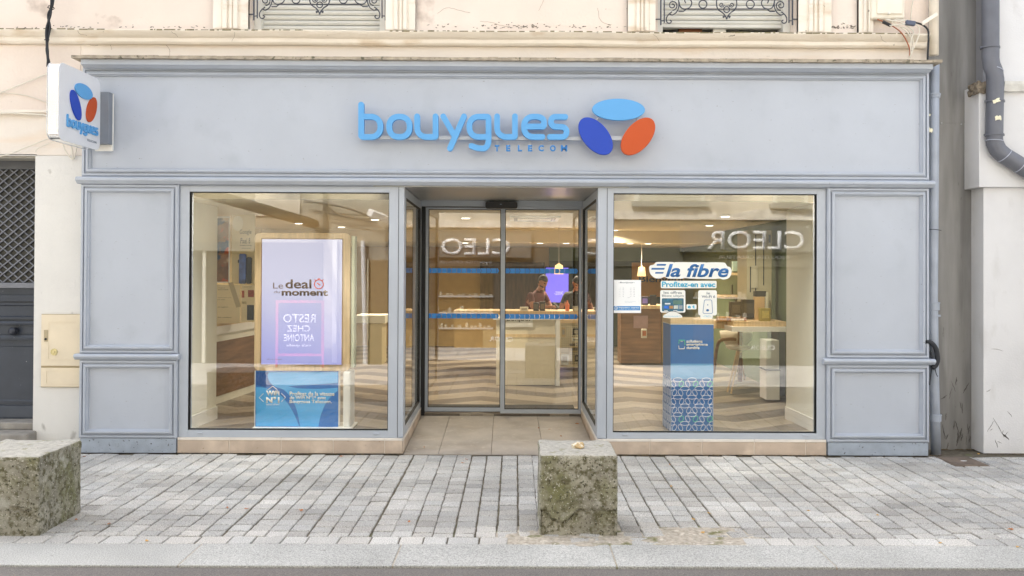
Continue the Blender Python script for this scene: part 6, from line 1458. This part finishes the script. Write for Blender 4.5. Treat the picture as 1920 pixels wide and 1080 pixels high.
# neighbour with restaurant board, pipe and door
nb = thing('restaurant_house', 'pale house across the street with a drainpipe and door, mirrored in the left window', 'house', (-5, OPY, -.13))
boxo('wall', mat('pale_old_wall', (.42, .39, .31), .9, var=.3, scale=2.5, bump=.6, spots=[((.38, .35, .28), 3, .58, .1)]), nb, -12, -2.2, OPY-.4, OPY-.01, -.14, 6.6, 0)
obox('window_panel', mat('cream_panel_wall', (.72, .66, .54), .9, var=.25, scale=5, bump=.5), nb, 478, 563, 300, 405, out=-.008, th=.03); obox('dark_shopfront', plain('dull_front', '3c3b34', .6), nb, 270, 606, 455, 680, out=-.008, th=.02); obox('fascia_board', plain('white_front_board', '8f8e84', .6), nb, 250, 478, 455, 470, out=-.008, th=.1)  # dark shopfront widened to keep bright reflections off the lit screen
obox('light_pillar', plain('light_pillar', 'd4d1c4', .7), nb, 378, 386, 471, 680, out=-.006, th=.07)
obox('light_pillar', plain('light_pillar', 'd4d1c4', .7), nb, 622, 632, 450, 680, out=-.006, th=.07); obox('grey_strip', plain('dark_strip', '54544a'), nb, 605, 614, 300, 437, out=-.008, th=.05); obox('door', plain('ochre_door', '9b8763', .6), nb, 692, 727, 488, 684, out=-.008, th=.05); obox('doorway_frame', plain('pale_frame', 'cdc6ac'), nb, 687, 691, 486, 684, out=-.008, th=.1)
bm = B(); x, z = O(680, 450, .045, OPY+.1); x2, z2 = O(685, 683, .045, OPY+.1); tube(bm, [(x, OPY+.08, z), (x2, OPY+.08, -.13)], .045, 14); obj('downpipe', bm, WHITE, nb)
for k_ in range(5):
    pts = [(560+random.uniform(0, 60), 370+random.uniform(0, 30)), (640, 395+random.uniform(-8, 10)), (690+random.uniform(0, 25), 405+random.uniform(-8, 14))]
    bm = B(); tube(bm, smooth_pts([(O(u, v, .045, OPY+.1)[0], OPY+.06+.02*k_, O(u, v, .045, OPY+.1)[1]) for u, v in pts]), .014, 6); tag(obj('overhead_cable', bm, CABB), 'dark cable across the pale house opposite, seen mirrored', 'cable', 'cables on the house opposite')
bm = B(); x, z = O(707, 404, .045, OPY+.5); box(bm, -.10, .10, -.2, .2, -.07, .07); o_ = obj('security_camera', bm, WHITE, bevel=.02); o_.location = (x, OPY+.4, z); o_.rotation_euler = (radians(15), radians(22), radians(50)); tag(o_, 'white security camera box on the house opposite, mirrored in the left window', 'camera'); 
bm = B(); A_ = O(352, 352, .045, OPY+3.6); B_ = O(590, 420, .045, OPY+.1)
tube(bm, [(A_[0], OPY+3.6, A_[1]), (B_[0], OPY+.1, B_[1])], .10, 10); tag(obj('awning_arm', bm, plain('dark_brown_awning', '3a3124', .7)), 'dark awning beam projecting from the house opposite, mirrored in the left window', 'awning')
# pavement board of the restaurant
ab = thing('pavement_board', 'pink framed pavement board with white handwriting, mirrored in the lit screen', 'sign', (O(560, 690, .045, OPY+.7)[0], OPY+.7, -.13)); PINK = plain('pink_frame', 'b8485e', .5); yb_ = OPY+.7
x0, z1 = O(517, 563, .045, yb_); x1, z0 = O(607, 668, .045, yb_)
bm = B(); ring(bm, x0, x1, z0, z1, [(0, 0), (0, .03), (.05, .03), (.05, 0)])
for v in bm.verts: v.co.y += yb_
obj('frame', bm, PINK, ab); b_ = boxo('board', plain('blue_black_board', '2a2d48', .6), ab, x0+.045, x1-.045, yb_-.025, yb_-.012, z0+.045, z1-.045, 0)
def ot2(s, px0, px1, py0, py1):
    X0, Z0 = O(px0, py1, .045, yb_); X1, Z1 = O(px1, py0, .045, yb_); F_ = Matrix.Translation((X0+X1, 0, 0))@Matrix.Rotation(pi, 4, 'Z')
    obj('lettering', text_bm(s, X0, X1, Z0, Z1, -(yb_-.011), .003, .01, frame=F_), WHITE, b_)
ot2('RESTO', 531, 592, 589, 605); ot2('CHEZ', 538, 581, 610, 622); ot2('ANTOINE', 532, 589, 627, 640); ot2('café qualis', 537, 583, 645, 651)
for xx in (x0+.02, x1-.02): obj('leg', box(B(), xx-.02, xx+.02, yb_-.03, yb_, -.13, z0), PINK, ab)
ab2 = thing('roadside_wall', 'plain pale house far along the opposite side', 'house', (10, OPY, -.13)); boxo('wall', OFFW, ab2, 8.01, 14, OPY-.4, OPY+.0, -.14, 6.6, 0); boxo('cornice', CREAM, ab2, 8.01, 14, OPY+.001, OPY+.15, 3.2, 3.35, 0)
